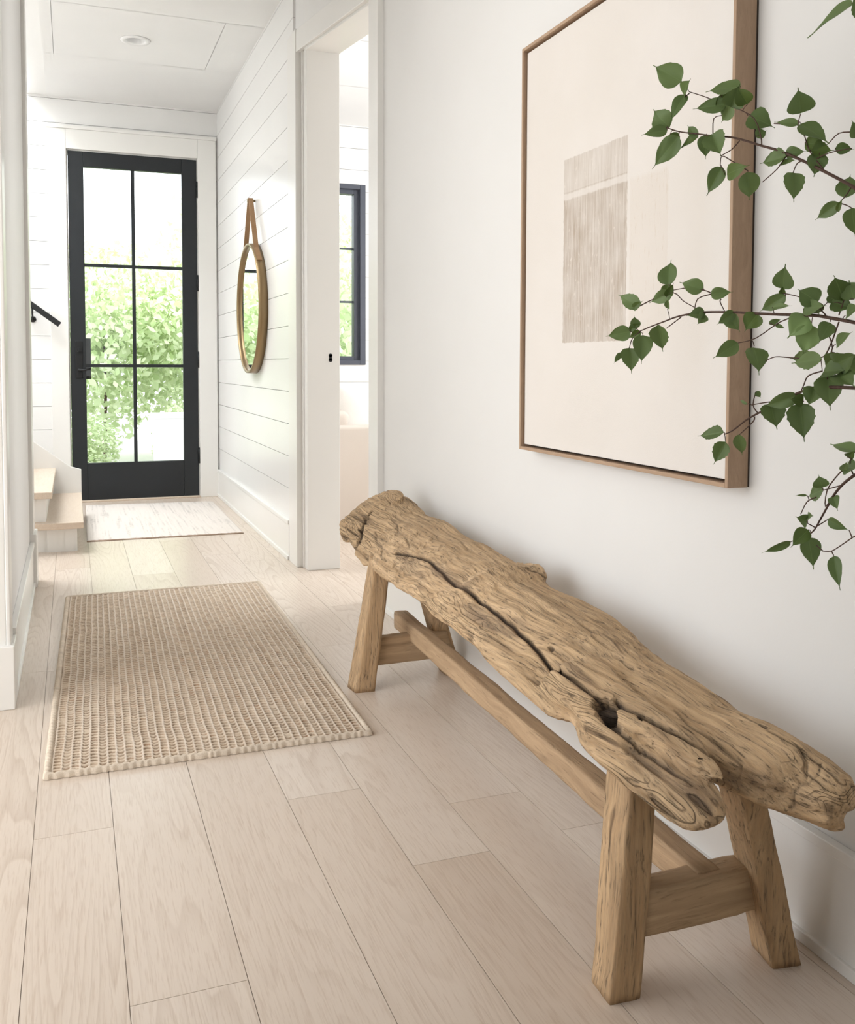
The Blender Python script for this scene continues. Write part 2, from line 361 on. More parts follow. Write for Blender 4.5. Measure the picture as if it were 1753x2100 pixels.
# ------------------------------------------------------------------ stairs
st = empty('staircase', (-.3, 5.9, 0)); tag(st, 'white staircase with pale oak treads rising left of the black door', 'stairs')
YN, YF = 5.39, 6.55
MB().box(-2.2, -.125, YN+.012, YN+.03, 0, .125).box(-2.2, -.30, YN+.012, YN+.03, .125, .30).build('side_panel', M_trim, st)
noses = [.045, -.108, -.33, -.55, -.77]
for i, x in enumerate(noses):
    zt = .165*(i+1)
    xl = noses[i+1]-.03 if i+1 < len(noses) else x-.26
    MB().box(xl-.06, x, YN-.07, YF, zt-.035, zt).build('tread', M_oak, st, bevel=.004)
    MB().box(x-.053, x-.033, YN, YF, zt-.165, zt-.035).box(xl, x-.053, YN, YN+.02, zt-.165, zt-.035).build('riser', M_trim, st)
MB().box(-.048, -.004, YN-.006, YN+.004, 0, .13).build('corner_trim', M_trim, st)
k = [(.045, YF, 0), (.045, YF, .315), (-.02, YF, .335), (-.33, YF, .575), (-1.2, YF, 1.25), (-1.2, YF, 0)]
MB().prism(k, (0, .03, 0)).build('stringer', M_trim, st, bevel=.002)
m = empty('handrail', (-.2, 7.22, 1.35)); tag(m, 'black metal handrail sloping down the wall above the stairs', 'handrail')
a = Vector((-1.1, 7.215, 2.045)); b = Vector((-.078, 7.215, 1.275))
d = (b-a).normalized(); nrm = Vector((-d.z, 0, d.x))
def rail(a, b, h, t):
    c = []
    for p in (a, b): c.append([p+nrm*h+Vector((0, -t, 0)), p+nrm*h+Vector((0, t, 0)), p-nrm*h+Vector((0, t, 0)), p-nrm*h+Vector((0, -t, 0))])
    return MB().hexa([tuple(v) for v in c[0]], [tuple(v) for v in c[1]])
rail(a, b, .019, .012).build('rail', M_metal, m, bevel=.003)
for x in (-.255, -.9):
    z = 1.275-(x+.078)*.7534-.02
    MB().tube([(x, 7.215, z), (x, 7.22, z-.04), (x, 7.296, z-.075)], .0065, 8).tube([(x, 7.296, z-.075), (x, 7.2999, z-.075)], .022, 18).build('bracket', M_metal, m, True)

# ------------------------------------------------------------------ downlight
dl = empty('downlight', (.372, 5.87, 2.88)); tag(dl, 'small round white recessed light in the hall ceiling', 'ceiling light')
MB().lathe([(.056, 2.8795), (.085, 2.8795), (.082, 2.873), (.06, 2.872), (.053, 2.879), (.05, 2.925)], (.372, 5.87, 0)).build('trim_ring', paint('downlight_white', (.86, .86, .86), .35), dl, True)
MB().lathe([(.0, 2.926), (.05, 2.926), (.0505, 2.915)], (.372, 5.87, 0)).build('lens', paint('frosted_lens', (.55, .56, .58), .3), dl, True)

# ------------------------------------------------------------------ mirror
mr = empty('round_mirror', (1.03, 5.73, 1.333)); tag(mr, 'round mirror with brass rim hanging by a leather strap on the shiplap wall', 'mirror')
q = NT('brushed_brass', .34); q.b.inputs['Metallic'].default_value = .75; q.col((.30, .21, .11)); M_brass = q.m
q = NT('silvered_glass', .01); q.b.inputs['Metallic'].default_value = 1; q.col((.93, .95, .94)); M_mir = q.m
q = NT('tan_leather', .6); q.col(q.mix(q.noise(q.coord(), 30), (.30, .17, .08), (.42, .25, .13))); M_lea = q.m
R = .385
MB().lathe([(R-.012, 1.0), (R-.012, .982), (R, .982), (R+.002, 1.034), (R-.03, 1.034), (R-.012, 1.0)], (0, 5.73, 1.333), 'x', 96).build('rim', M_brass, mr, True)
v = MB(); v.v = [(.9985, 5.73+(R-.011)*math.cos(t), 1.333+(R-.011)*math.sin(t)) for t in [2*math.pi*i/96 for i in range(96)]]; v.f = [tuple(range(96))]
v.prism([(1.0, 5.73+(R-.012)*math.cos(t), 1.333+(R-.012)*math.sin(t)) for t in [2*math.pi*i/96 for i in range(96)]], (.02, 0, 0)); v.v = v.v[96:]; v.f = [tuple(i-96 for i in f) for f in v.f[1:]]
v.build('mirror_glass', M_mir, mr)
peg = (1.0, 5.73, 1.975)
m = MB()
for s in (-1, 1):
    th = math.radians(62); e = Vector((1.006, 5.73+s*(R+.006)*math.cos(th), 1.333+(R+.006)*math.sin(th)))
    th2 = math.radians(42); e2 = Vector((1.006, 5.73+s*(R+.005)*math.cos(th2), 1.333+(R+.005)*math.sin(th2)))
    pk = Vector((1.006, 5.73+s*.012, 1.985))
    P = [pk, e, e2]
    for a, b in zip(P[:-1], P[1:]):
        dd = (b-a).normalized(); nn = Vector((0, -dd.z, dd.y))*.003; ww = Vector((.014, 0, 0))
        m.hexa([tuple(a-ww-nn), tuple(a+ww-nn), tuple(a+ww+nn), tuple(a-ww+nn)], [tuple(b-ww-nn), tuple(b+ww-nn), tuple(b+ww+nn), tuple(b-ww+nn)])
m.box(.992, 1.02, 5.716, 5.744, 1.981, 1.988)
m.build('strap', M_lea, mr)
MB().tube([(1.035, 5.73, 1.974), (.994, 5.73, 1.974)], .007, 14).tube([(.994, 5.73, 1.974), (.988, 5.73, 1.974)], .013, 16).build('peg', M_brass, mr, True)
VOX = .0034
# cracks, checks and holes of the log: polyline in (x, y), half width, depth, darkness
CRACKS = [
 ([[.89, 2.66], [.905, 2.539], [.913, 2.43], [.906, 2.321], [.895, 2.174], [.905, 2.027], [.89, 1.853], [.877, 1.711], [.853, 1.563], [.849, 1.465], [.846, 1.415]], .0036, .015, .95),
 ([[.82, 1.35], [.82, 1.317], [.823, 1.28], [.83, 1.249]], .003, .008, .8),
 ([[.864, 1.389], [.859, 1.337], [.864, 1.30], [.872, 1.24], [.888, 1.18], [.90, 1.13]], .005, .02, .97),
 ([[.827, 1.273], [.831, 1.224], [.836, 1.18], [.843, 1.142]], .0025, .007, .7),
 ([[1.02, 1.075], [1.0, 1.06], [.981, 1.06], [.978, 1.066], [.965, 1.075]], .002, .003, .8),
 ([[1.009, 1.103], [1.004, 1.086], [.985, 1.067]], .002, .006, .8),
 ([[1.04, 1.34], [1.02, 1.25], [1.008, 1.16], [1.009, 1.103], [1.02, 1.05]], .0016, .004, .6),
 ([[.953, 3.114], [.926, 3.10], [.904, 3.06], [.885, 3.01], [.87, 2.98]], .006, .013, .85),
 ([[.975, 2.95], [.968, 2.87], [.945, 2.80], [.938, 2.70], [.92, 2.62]], .003, .004, .4),
 ([[.918, 2.944], [.898, 2.87], [.892, 2.80], [.866, 2.72], [.86, 2.65]], .003, .004, .4),
 ([[1.07, 2.95], [1.056, 2.813], [1.047, 2.584], [1.016, 2.399]], .002, .004, .45),
 ([[1.045, 2.20], [1.068, 2.12], [1.088, 2.085], [1.094, 2.06]], .0035, .008, .8),
 ([[.95, 1.34], [.941, 1.277], [.936, 1.195], [.935, 1.147]], .0018, .004, .5),
 ([[.99, 1.9], [.985, 1.7], [.965, 1.5]], .0014, .003, .35),
]
HOLES = [(.826, 1.342, .009, .03, .012, .9), (.842, 1.385, .016, .034, .022, .97), (.832, 1.362, .012, .024, .018, .95), (.862, 1.302, .008, .014, .02, .98), (.895, 1.686, .005, .012, .006, .8),
 (.926, 3.105, .010, .02, .012, .9), (.902, 3.06, .009, .018, .012, .9), (.88, 2.996, .008, .016, .01, .9)]
GREYS = [([[.92, 2.52], [.894, 2.272], [.890, 2.107], [.875, 1.968], [.862, 1.784]], .022, .95), ([[.905, 1.877], [.897, 1.753], [.885, 1.652], [.87, 1.512], [.862, 1.44]], .014, .8),
 ([[.90, 2.66], [.876, 2.447], [.86, 2.326]], .022, .7), ([[.83, 1.233], [.83, 1.146], [.842, 1.104]], .03, .7), ([[.91, 1.2], [.927, 1.13], [.957, 1.087]], .015, .7)]
# ------------------------------------------------------------------ rugs
def grid(name, nu, nv, fn, m, parent=None, cfn=None, thick=.01):
    u = np.linspace(0, 1, nu+1); v = np.linspace(0, 1, nv+1); U, V = np.meshgrid(u, v)
    P = fn(U, V); me = bpy.data.meshes.new(name)
    i = np.arange((nu+1)*(nv+1)).reshape(nv+1, nu+1)
    q = np.stack([i[:-1, :-1], i[:-1, 1:], i[1:, 1:], i[1:, :-1]], -1).reshape(-1, 4)
    Pf = P.reshape(-1, 3); n = len(Pf)
    ring = np.concatenate([i[0, :], i[1:, -1], i[-1, -2::-1], i[-2:0:-1, 0]])
    low = Pf[ring].copy(); low[:, 2] = .0006
    k = len(ring); a = ring; b = np.roll(ring, -1); la = n+np.arange(k); lb = np.roll(la, -1)
    q = np.concatenate([q, np.stack([b, a, la, lb], -1)])
    me.from_pydata(np.concatenate([Pf, low]).tolist(), [], q.tolist()); me.update()
    if cfn is not None:
        C = cfn(U, V).reshape(-1, 3); C = np.concatenate([C, C[ring]*.8]); C = np.concatenate([C, np.ones((len(C), 1))], 1)
        at = me.color_attributes.new('fibre', 'FLOAT_COLOR', 'POINT'); at.data.foreach_set('color', C.astype('f').ravel())
    return link(name, me, m, parent, True)
def fibre_mat(name):
    q = NT(name, .9, .1); c = q.n('ShaderNodeAttribute', _attribute_name='fibre').outputs['Color']
    f = q.noise(q.coord(), 420, 2); q.col(q.mix(q.ramp(f, [(.3, .22), (.6, 0.)]), c, (.30, .2, .12))); q.bump(f, .0008, .6); return q.m
M_fib = fibre_mat('braided_jute')
rng = np.random.default_rng(5)
def sm(x, a, b): t = np.clip((x-a)/(b-a), 0, 1); return t*t*(3-2*t)
def vnoise(x, y, seed=0):
    r = np.random.default_rng(seed).random((256, 256)); xi = np.floor(x).astype(int); yi = np.floor(y).astype(int); fx = x-xi; fy = y-yi
    fx = fx*fx*(3-2*fx); fy = fy*fy*(3-2*fy); g = lambda a, b: r[a % 256, b % 256]
    return (g(xi, yi)*(1-fx)+g(xi+1, yi)*fx)*(1-fy)+(g(xi, yi+1)*(1-fx)+g(xi+1, yi+1)*fx)*fy
def bil(U, V, c):
    c = np.array(c, float); return (c[0]*((1-U)*(1-V))[..., None]+c[1]*(U*(1-V))[..., None]+c[2]*(U*V)[..., None]+c[3]*((1-U)*V)[..., None])
RC = [(-.08, 2.416), (.745, 2.411), (.787, 4.292), (-.04, 4.295)]
NC = 39
def weave(U, V):
    Um = U+.005*(vnoise(V*16, U*3, 9)-.5)+.0022*(vnoise(V*70, U*60, 13)-.5)
    c = Um*NC; ci = np.floor(c); cu = np.abs(c-ci-.5)*2      # 0 in the stitched row, 1 on the plain cord
    s = V*1.88/.0195+cu**2*.35*np.where(ci % 2, 1, -1)+(ci % 2)*.5+.9*vnoise(ci*5.1, V*26, 4)
    st = np.abs((s % 1)-.5)*2; si = np.floor(s)
    jit = vnoise(ci*3.7+.5, si*1.0+.5, 3)
    return c, ci, cu, st, jit
def edge(U, V):
    a = np.minimum(U*.825, (1-U)*.825); b = np.minimum(V*1.88, (1-V)*1.88); return a, b, np.minimum(a, b)
def rug_pos(U, V):
    xy = bil(U, V, RC); c, ci, cu, st, jit = weave(U, V); a, b, e = edge(U, V)
    dash = sm(st, .40, .75)*sm(1-cu, .12, .42)
    h = .0105+.0012*cu**2-.0050*dash*(.4+.6*jit)+.0012*(vnoise(U*300, V*600, 6)-.5)
    roll = np.sqrt(np.clip(1-((e-.0085)/.0085)**2, 0, 1)); s2 = np.abs((np.where(a < b, V*1.88, U*.825)/.021+.6*vnoise(V*30, U*30, 15)+e*26) % 1-.5)*2
    z = np.where(e < .017, .006+.0095*roll*(.80+.20*np.sqrt(np.clip(1-s2**2, 0, 1))), h)
    z = np.where((e > .015) & (e < .019), .0075, z)
    w = np.where(e < .017, .004*(.5-s2), .0010*(vnoise(U*160, V*300, 12)-.5))
    ox = np.where(a < b, np.sign(.5-U)*w, w*.2); oy = np.where(a < b, w*.2, np.sign(.5-V)*w)
    return np.dstack([xy[..., 0]+ox, xy[..., 1]+oy, np.where(e <= 0, .003, z)])
def rug_col(U, V):
    c, ci, cu, st, jit = weave(U, V); a, b, e = edge(U, V)
    cream = np.array([.66, .555, .44]); tan = np.array([.50, .37, .25]); brown = np.array([.19, .115, .062]); pale = np.array([.72, .64, .555])
    rowv = vnoise(ci*1.7+.3, V*3, 17)[..., None]; var = vnoise(ci*7.3, V*90, 21)[..., None]
    base = (cream*(1-.35*rowv)+tan*.35*rowv)*(.90+.2*var)
    k = sm(cu, .62, .88)[..., None]*(.25+.75*vnoise(ci*3.1, V*5, 19))[..., None]; base = base*(1-k)+pale*k
    dash = sm(st, .42, .70)*sm(1-cu, .10, .40)*sm(jit, .08, .30)*(.6+.4*vnoise(ci*2.3, V*11, 23))
    arc = sm(st, .80, .97)*sm(cu, .3, .5)*(vnoise(ci*2.1+9, V*20, 31) > .60)*.55*sm(1-V, .35, .9)
    d = np.clip(np.maximum(dash, arc), 0, 1)[..., None]
    red = vnoise(ci*4.1, V*160, 33)[..., None]; dk = brown*(.75+.5*var)+np.array([.10, .02, 0])*sm(red, .6, .9)
    col = base*(1-d*.9)+dk*d*.9
    return np.where((e < .016)[..., None], np.array([.68, .585, .475])*(.9+.15*var), col)
rug = grid('braided_rug', NC*12, 640, rug_pos, M_fib, None, rug_col)
tag(rug, 'large natural braided jute rug on the oak floor in the middle of the hall', 'rug')

MC = [(.062, 5.632), (.935, 5.613), (.944, 6.99), (.075, 7.08)]
def mat_pos(U, V):
    xy = bil(U, V, MC); r = vnoise(U*90, V*10, 41)
    z = .005+.0022*r+.0006*vnoise(U*80, V*160, 42)
    e = np.minimum(np.minimum(U*.87, (1-U)*.87), np.minimum(V*1.4, (1-V)*1.4)); z = np.where(e < .004, .004, z)
    return np.dstack([xy[..., 0], xy[..., 1]+.004*(vnoise(U*20, V*2, 44)-.5), z])
def mat_col(U, V):
    r = vnoise(U*100, V*6, 41)[..., None]; r2 = vnoise(U*120, V*90, 43)[..., None]
    c = np.array([.74, .69, .64])*(1-.30*sm(r, .55, .9)*r2)
    e = (V*1.4)[..., None]; return np.where(e < .016, np.array([.34, .25, .19]), c)
mat = grid('entry_mat', 220, 300, mat_pos, fibre_mat('pale_woven_mat'), None, mat_col)
tag(mat, 'pale cream flatwoven mat with thin brown edge in front of the black door', 'rug')

# ------------------------------------------------------------------ framed art
art = empty('framed_artwork', (1.165, 1.895, .773)); tag(art, 'large abstract cream canvas with beige block in an oak floater frame', 'picture')
AX0, AX1, AY0, AY1, AZ0, AZ1 = 1.138, 1.1838, 1.451, 2.336, .772, 1.845
t = .0085
MB().box(AX0, AX1, AY0, AY0+t, AZ0, AZ1).build('frame_side', M_frame, art, bevel=.0008)
MB().box(AX0, AX1, AY1-t, AY1, AZ0, AZ1).build('frame_side', M_frame, art, bevel=.0008)
MB().box(AX0, AX1, AY0+t, AY1-t, AZ0, AZ0+t).build('frame_side', M_frameh, art, bevel=.0008)
MB().box(AX0, AX1, AY0+t, AY1-t, AZ1-t, AZ1).build('frame_side', M_frameh, art, bevel=.0008)
MB().box(1.170, 1.180, AY0+t, AY1-t, AZ0+t, AZ1-t).build('backing', paint('dark_backing_and_shadow', (.05, .035, .025), .8), art)
MB().box(1.1835, 1.1879, AY0+.0005, AY1-.0005, AZ0+.0005, AZ1-.0005).build('rear_shadow_strip', bpy.data.materials['dark_backing_and_shadow'], art)  # dark strip painting in the shadow line between frame and wall
q = NT('painted_canvas', .85, .15); v = q.coord(); sp = q.n('ShaderNodeSeparateXYZ', Vector=v); yy, zz = sp.outputs[1], sp.outputs[2]
def band(x, a, b, e=.002):
    A = q.math('MULTIPLY', q.math('SUBTRACT', x, a), 1/e, 0, True); B = q.math('MULTIPLY', q.math('SUBTRACT', b, x), 1/e, 0, True)
    return q.math('MULTIPLY', A, B)
wob = q.math('MULTIPLY', q.math('SUBTRACT', q.noise(v, 60, 3), .5), .008)
y2 = q.math('ADD', yy, wob); z2 = q.math('ADD', zz, wob)
vert = q.noise(q.map(v, (1, 1, .035)), 260, 3, .7); vert2 = q.noise(q.map(v, (1, 1, .06)), 90, 3, .6)
ln = q.ramp(vert, [(.40, 0.), (.58, 1.)]); blot = q.ramp(q.noise(v, 13, 3), [(.3, .55), (.7, 1.)])
cream = q.mix(q.ramp(q.noise(v, 2.3, 3), [(.35, 0.), (.65, 1.)]), (.70, .655, .605), (.74, .70, .66))
side = band(yy, 1.40, 1.56, .06)
cream = q.mix(q.math('MULTIPLY', side, .5), cream, (.755, .73, .70))
b1 = q.math('MULTIPLY', band(y2, 1.822, 2.113), band(z2, 1.055, 1.508))
b2 = q.math('MULTIPLY', band(y2, 1.667, 1.812), band(z2, 1.06, 1.412, .01))
s1 = q.math('MULTIPLY', b1, q.math('MULTIPLY_ADD', ln, .45, .50)); s1 = q.math('MULTIPLY', s1, blot)
tear = q.math('MULTIPLY', band(z2, 1.405, 1.425, .004), .75); gap = q.math('MULTIPLY', band(q.math('ADD', y2, q.math('MULTIPLY', zz, .0)), 1.962, 1.972, .003), q.ramp(zz, [(.0, .1), (1., .1)]))
topf = q.math('MULTIPLY', band(zz, 1.425, 1.52), .38)
s1 = q.math('MULTIPLY', s1, q.math('SUBTRACT', 1.0, tear)); s1 = q.math('MULTIPLY', s1, q.math('SUBTRACT', 1.0, topf))
c2 = q.mix(s1, cream, (.40, .325, .255))
gl = q.ramp(q.noise(q.map(v, (1, 1, .3)), 70, 4, .7, 1.5), [(.60, 0.), (.68, 1.)])
c2 = q.mix(q.math('MULTIPLY', q.math('MULTIPLY', b1, gl), .5), c2, (.78, .72, .65))
dots = q.ramp(q.noise(q.map(v, (1, 1, .12)), 200, 3, .7), [(.60, 0.), (.70, 1.)])
c2 = q.mix(q.math('MULTIPLY', q.math('MULTIPLY', b2, q.math('MULTIPLY_ADD', dots, .55, .16)), 1.0), c2, (.58, .48, .38))
q.col(c2); q.bump(q.math('ADD', q.noise(v, 500, 2), q.math('MULTIPLY', q.math('MULTIPLY', b1, vert2), 1.5)), .0006, .5)
MB().box(1.1475, 1.171, AY0+t+.006, AY1-t-.006, AZ0+t+.006, AZ1-t-.006).build('canvas', q.m, art, bevel=.001)

# ------------------------------------------------------------------ sofa in the living room
def fabric(name, a, b, sc=300):
    q = NT(name, .92, .15); f = q.noise(q.coord(), sc, 2); g = q.noise(q.coord(), 6, 2)
    q.col(q.mix(g, a, b)); q.bump(f, .001, .4); return q.m
M_sofa = fabric('beige_sofa_linen', (.66, .59, .525), (.70, .63, .565)); M_pil = fabric('cream_pillow_linen', (.80, .76, .71), (.84, .81, .77))
sofa = empty('sofa', (1.95, 6.2, 0)); tag(sofa, 'beige upholstered sofa seen through the doorway under the window', 'sofa')
def soft(name, x0, x1, y0, y1, z0, z1, m, p, bev=.04):
    o = MB().box(x0, x1, y0, y1, z0, z1).build(name, m, p, True, bevel=bev, seg=5); return o
soft('arm', 1.42, 2.36, 5.46, 5.62, .05, .632, M_sofa, sofa, .022)
soft('arm', 1.42, 2.36, 6.98, 7.14, .05, .632, M_sofa, sofa, .03)
soft('backrest', 1.42, 1.60, 5.62, 6.98, .05, .72, M_sofa, sofa, .05)
soft('base', 1.60, 2.34, 5.62, 6.98, .05, .30, M_sofa, sofa, .02)
for k in range(2): soft('seat_cushion', 1.60, 2.36, 5.63+k*.675, 6.30+k*.675, .30, .46, M_sofa, sofa, .05)
for x in (1.47, 2.31):
    for y in (5.50, 7.09): MB().box(x-.025, x+.025, y-.025, y+.025, 0, .05).build('foot', M_rail, sofa)
def pillow(loc, rot, w, h, d, label):
    V = []; n = 14
    for s in (1, -1):
        for i in range(n+1):
            for j in range(n+1):
                a = i/n*2-1; b = j/n*2-1
                p = (1-abs(a)**3.5)*(1-abs(b)**3.5); k = 1-.07*(1-abs(a)**2)*(abs(b)**4); k2 = 1-.07*(1-abs(b)**2)*(abs(a)**4)
                V.append((a*w/2*k2, s*d/2*max(p, 0)**.55, b*h/2*k))
    F = []
    for s in (0, 1):
        o = s*(n+1)**2
        for i in range(n):
            for j in range(n): q = (o+i*(n+1)+j, o+(i+1)*(n+1)+j, o+(i+1)*(n+1)+j+1, o+i*(n+1)+j+1); F.append(q if s == 0 else q[::-1])
    o = mk('throw_pillow', V, F, M_pil, None, True); o.location = loc; o.rotation_euler = rot; tag(o, label, 'pillow', 'cream pillows on the sofa')
pillow((1.735, 5.72, .665), (math.radians(-14), math.radians(4), math.radians(8)), .46, .42, .15, 'cream throw pillow leaning on the near sofa arm, left one seen through the doorway')
pillow((2.00, 5.86, .64), (math.radians(-22), math.radians(-6), math.radians(-10)), .44, .38, .14, 'white throw pillow on the sofa, right of the other through the doorway')

# ------------------------------------------------------------------ bench
bench = empty('wooden_bench', (1.0, 2.0, 0)); tag(bench, 'rustic live edge log bench of weathered wood standing against the white wall', 'bench')
# silhouette stations measured on the bench: back edge (y, x, z) and lower front edge (y, x, z)
BK = [(1.03, 1.045, .405), (1.063, 1.05, .413), (1.112, 1.052, .430), (1.21, 1.06, .428), (1.30, 1.065, .418), (1.397, 1.07, .428), (1.49, 1.075, .432), (1.614, 1.08, .449), (1.75, 1.085, .464), (1.886, 1.09, .470), (2.06, 1.095, .466), (2.10, 1.097, .480), (2.15, 1.10, .496), (2.20, 1.10, .478), (2.264, 1.10, .482), (2.44, 1.105, .490), (2.66, 1.11, .498), (2.96, 1.12, .503), (3.10, 1.13, .520), (3.25, 1.13, .532)]
FR = [(1.03, .99, .355), (1.066, .968, .350), (1.111, .931, .352), (1.18, .915, .355), (1.267, .90, .355), (1.40, .86, .355), (1.455, .835, .355), (1.49, .823, .355), (1.513, .806, .355), (1.567, .803, .36), (1.741, .815, .36), (1.97, .833, .365), (2.10, .834, .37), (2.257, .832, .375), (2.516, .835, .38), (2.62, .84, .375), (2.717, .845, .375), (2.86, .865, .38), (3.0, .872, .386), (3.12, .868, .40), (3.25, .875, .42)]
def interp(T, y): T = np.array(T); return np.interp(y, T[:, 0], T[:, 1]), np.interp(y, T[:, 0], T[:, 2])
def crom(P, n):
    P = np.array(P, float); k = len(P); out = []
    for i in range(k):
        p0, p1, p2, p3 = P[i-1], P[i], P[(i+1) % k], P[(i+2) % k]
        for t in np.linspace(0, 1, n, endpoint=False):
            out.append(.5*((2*p1)+(-p0+p2)*t+(2*p0-5*p1+4*p2-p3)*t*t+(-p0+3*p1-3*p2+p3)*t**3))
    return np.array(out)
def loft(secs, ys, cap=.05, capn=7):
    V = []; F = []; n = len(secs[0])
    for s, y in zip(secs, ys):
        for p in s: V.append((p[0], y+p[2] if len(p) > 2 else y, p[1]))
    for i in range(len(secs)-1):
        for k in range(n): F.append((i*n+k, i*n+(k+1) % n, (i+1)*n+(k+1) % n, (i+1)*n+k))
    F.append(tuple(range(n-1, -1, -1))); F.append(tuple(range((len(secs)-1)*n, len(secs)*n)))
    return V, F
def main_section(y):
    xb, zb = interp(BK, y); xf, zf = interp(FR, y)
    w = xb-xf; h = zb-zf; c = np.clip((y-1.25)/.3, 0, 1)
    f = .10*(1-c)+.16*c
    return [(xf, zf+.004), (xf+.010, zf+h*.30), (xf+w*(f*.9), zb-h*(.42+.1*c)), (xf+w*(.30+.1*c), zb-.012), (xf+w*.62, zb+.001), (xb-.03, zb), (xb, zb-.018), (xb-.004, zf+h*.35), (xb-.035, zf+.01), (xf+w*.6, zf-.018), (xf+w*.25, zf-.012)]
def shrink(P, s, cx=None):
    P = np.array(P); c = P.mean(0); return c+(P-c)*s
ys = []; secs = []
for t in (0, .12, .3, .5, .7, .88): ys.append(1.018+.04*(1-math.cos(t*math.pi/2))*1.0+.0); secs.append(crom(shrink(main_section(1.06), (math.sin(t*math.pi/2)*.38+.62)), 5))
for y in np.arange(1.065, 3.22, .015): ys.append(y); secs.append(crom(main_section(y), 5))
for t in (.3, .6, .85, 1): ys.append(3.22+.05*math.sin(t*math.pi/2)); secs.append(crom(shrink(main_section(3.22), .6+.4*math.cos(t*math.pi/2)), 5))
V, F = loft(secs, ys)
def add_loft(sts, endtaper=.4):
    """sts: (y, x0, z0, x1, z1, thick) a flattened piece from lower front edge (x0,z0) to upper back edge (x1,z1)"""
    global V, F
    T = np.array(sts); yy = np.arange(T[0, 0], T[-1, 0], .012); ss = []; y3 = []
    for y in yy:
        x0, z0, x1, z1, th = [np.interp(y, T[:, 0], T[:, k]) for k in range(1, 6)]
        d = np.array([x1-x0, z1-z0]); L = np.hypot(*d); d /= L; nn = np.array([-d[1], d[0]])*th
        a = np.array([x0, z0]); b = np.array([x1, z1])
        P = [a, a+nn*.6+d*L*.08, a+nn+d*L*.35, a+nn*.95+d*L*.7, b+nn*.5, b, b-nn*.6-d*L*.1, a-nn*.8+d*L*.5, a-nn*.5+d*L*.1]
        e = min(y-T[0, 0], .03)/.03; s = endtaper+(1-endtaper)*math.sqrt(max(0, 1-(1-e)**2)); ss.append(crom(shrink(P, s), 5)); y3.append(y)
    v, f = loft(ss, y3); n = len(V); V += v; F += [tuple(i+n for i in q) for q in f]
# lower front prong, its broken upper splinter and the snapped-off ledge
add_loft([(1.075, .806, .350, .862, .362, .011), (1.10, .796, .347, .870, .370, .014), (1.15, .788, .347, .880, .388, .017), (1.22, .790, .350, .892, .402, .019), (1.32, .795, .353, .90, .416, .022), (1.40, .805, .356, .91, .424, .025), (1.50, .83, .362, .93, .43, .03), (1.60, .85, .37, .95, .43, .03)])
add_loft([(1.115, .866, .396, .886, .400, .006), (1.15, .856, .402, .894, .408, .009), (1.20, .85, .408, .905, .417, .012), (1.32, .84, .412, .90, .428, .014), (1.45, .84, .41, .92, .43, .016)], .3)
add_loft([(1.255, .808, .384, .830, .394, .006), (1.30, .800, .384, .845, .404, .010), (1.36, .798, .384, .86, .412, .014), (1.45, .815, .385, .88, .42, .02), (1.60, .82, .38, .90, .43, .02)], .3)
add_loft([(2.80, .855, .37, .89, .40, .010), (2.86, .85, .365, .92, .42, .014), (2.98, .862, .38, .93, .43, .014)], .5)
add_loft([(3.09, .866, .392, 1.07, .535, .024), (3.16, .858, .398, 1.08, .545, .026), (3.235, .872, .43, 1.06, .54, .022), (3.255, .88, .44, 1.05, .535, .018)], .7)
add_loft([(1.014, .985, .372, 1.038, .392, .014), (1.04, .976, .366, 1.046, .398, .026), (1.08, .968, .366, 1.05, .405, .030), (1.14, .96, .37, 1.05, .41, .028)], .5)
# small raised lip on the back edge
add_loft([(2.075, 1.06, .46, 1.098, .468, .012), (2.13, 1.065, .475, 1.104, .49, .012), (2.19, 1.05, .468, 1.10, .484, .010), (2.25, 1.04, .46, 1.09, .474, .006)], .4)
me = bpy.data.meshes.new('seat_raw'); me.from_pydata([tuple(map(float, v)) for v in V], [], F)
bm = bmesh.new(); bm.from_mesh(me); bmesh.ops.recalc_face_normals(bm, faces=bm.faces); bm.to_mesh(me); bm.free()
tmp = bpy.data.objects.new('seat_raw', me); COL.objects.link(tmp)
rm = tmp.modifiers.new('r', 'REMESH'); rm.mode = 'VOXEL'; rm.voxel_size = VOX
sm_ = tmp.modifiers.new('s', 'SMOOTH'); sm_.iterations = 6; sm_.factor = .5
dg = bpy.context.evaluated_depsgraph_get(); me2 = bpy.data.meshes.new_from_object(tmp.evaluated_get(dg)); me2.name = 'seat'
bpy.data.objects.remove(tmp)
n = len(me2.vertices); P = np.empty(n*3, 'f'); me2.vertices.foreach_get('co', P); P = P.reshape(-1, 3).astype(float)
Nn = np.empty(n*3, 'f'); me2.vertex_normals.foreach_get('vector', Nn); Nn = Nn.reshape(-1, 3)
def vn3(p, s):
    x, y, z = p.T; r = np.random.default_rng(s).random((64, 64, 64)); a = [np.floor(q).astype(int) for q in (x, y, z)]; f = [q-b for q, b in zip((x, y, z), a)]; f = [t*t*(3-2*t) for t in f]
    o = 0
    for i in (0, 1):
        for j in (0, 1):
            for k in (0, 1):
                o = o+r[(a[0]+i) % 64, (a[1]+j) % 64, (a[2]+k) % 64]*(f[0] if i else 1-f[0])*(f[1] if j else 1-f[1])*(f[2] if k else 1-f[2])
    return o
def segd(p, poly):
    d = np.full(len(p), 9.); poly = np.array(poly, float)
    for a, b in zip(poly[:-1], poly[1:]):
        ab = b-a; t = np.clip(((p-a)@ab)/(ab@ab), 0, 1); d = np.minimum(d, np.linalg.norm(p-(a+t[:, None]*ab), axis=1))
    return d
W3 = P.copy(); W3[:, 0] += .012*(vn3(P*np.array([9, 3, 9]), 1)-.5)*2; W3[:, 2] += .012*(vn3(P*np.array([9, 3, 9]), 2)-.5)*2
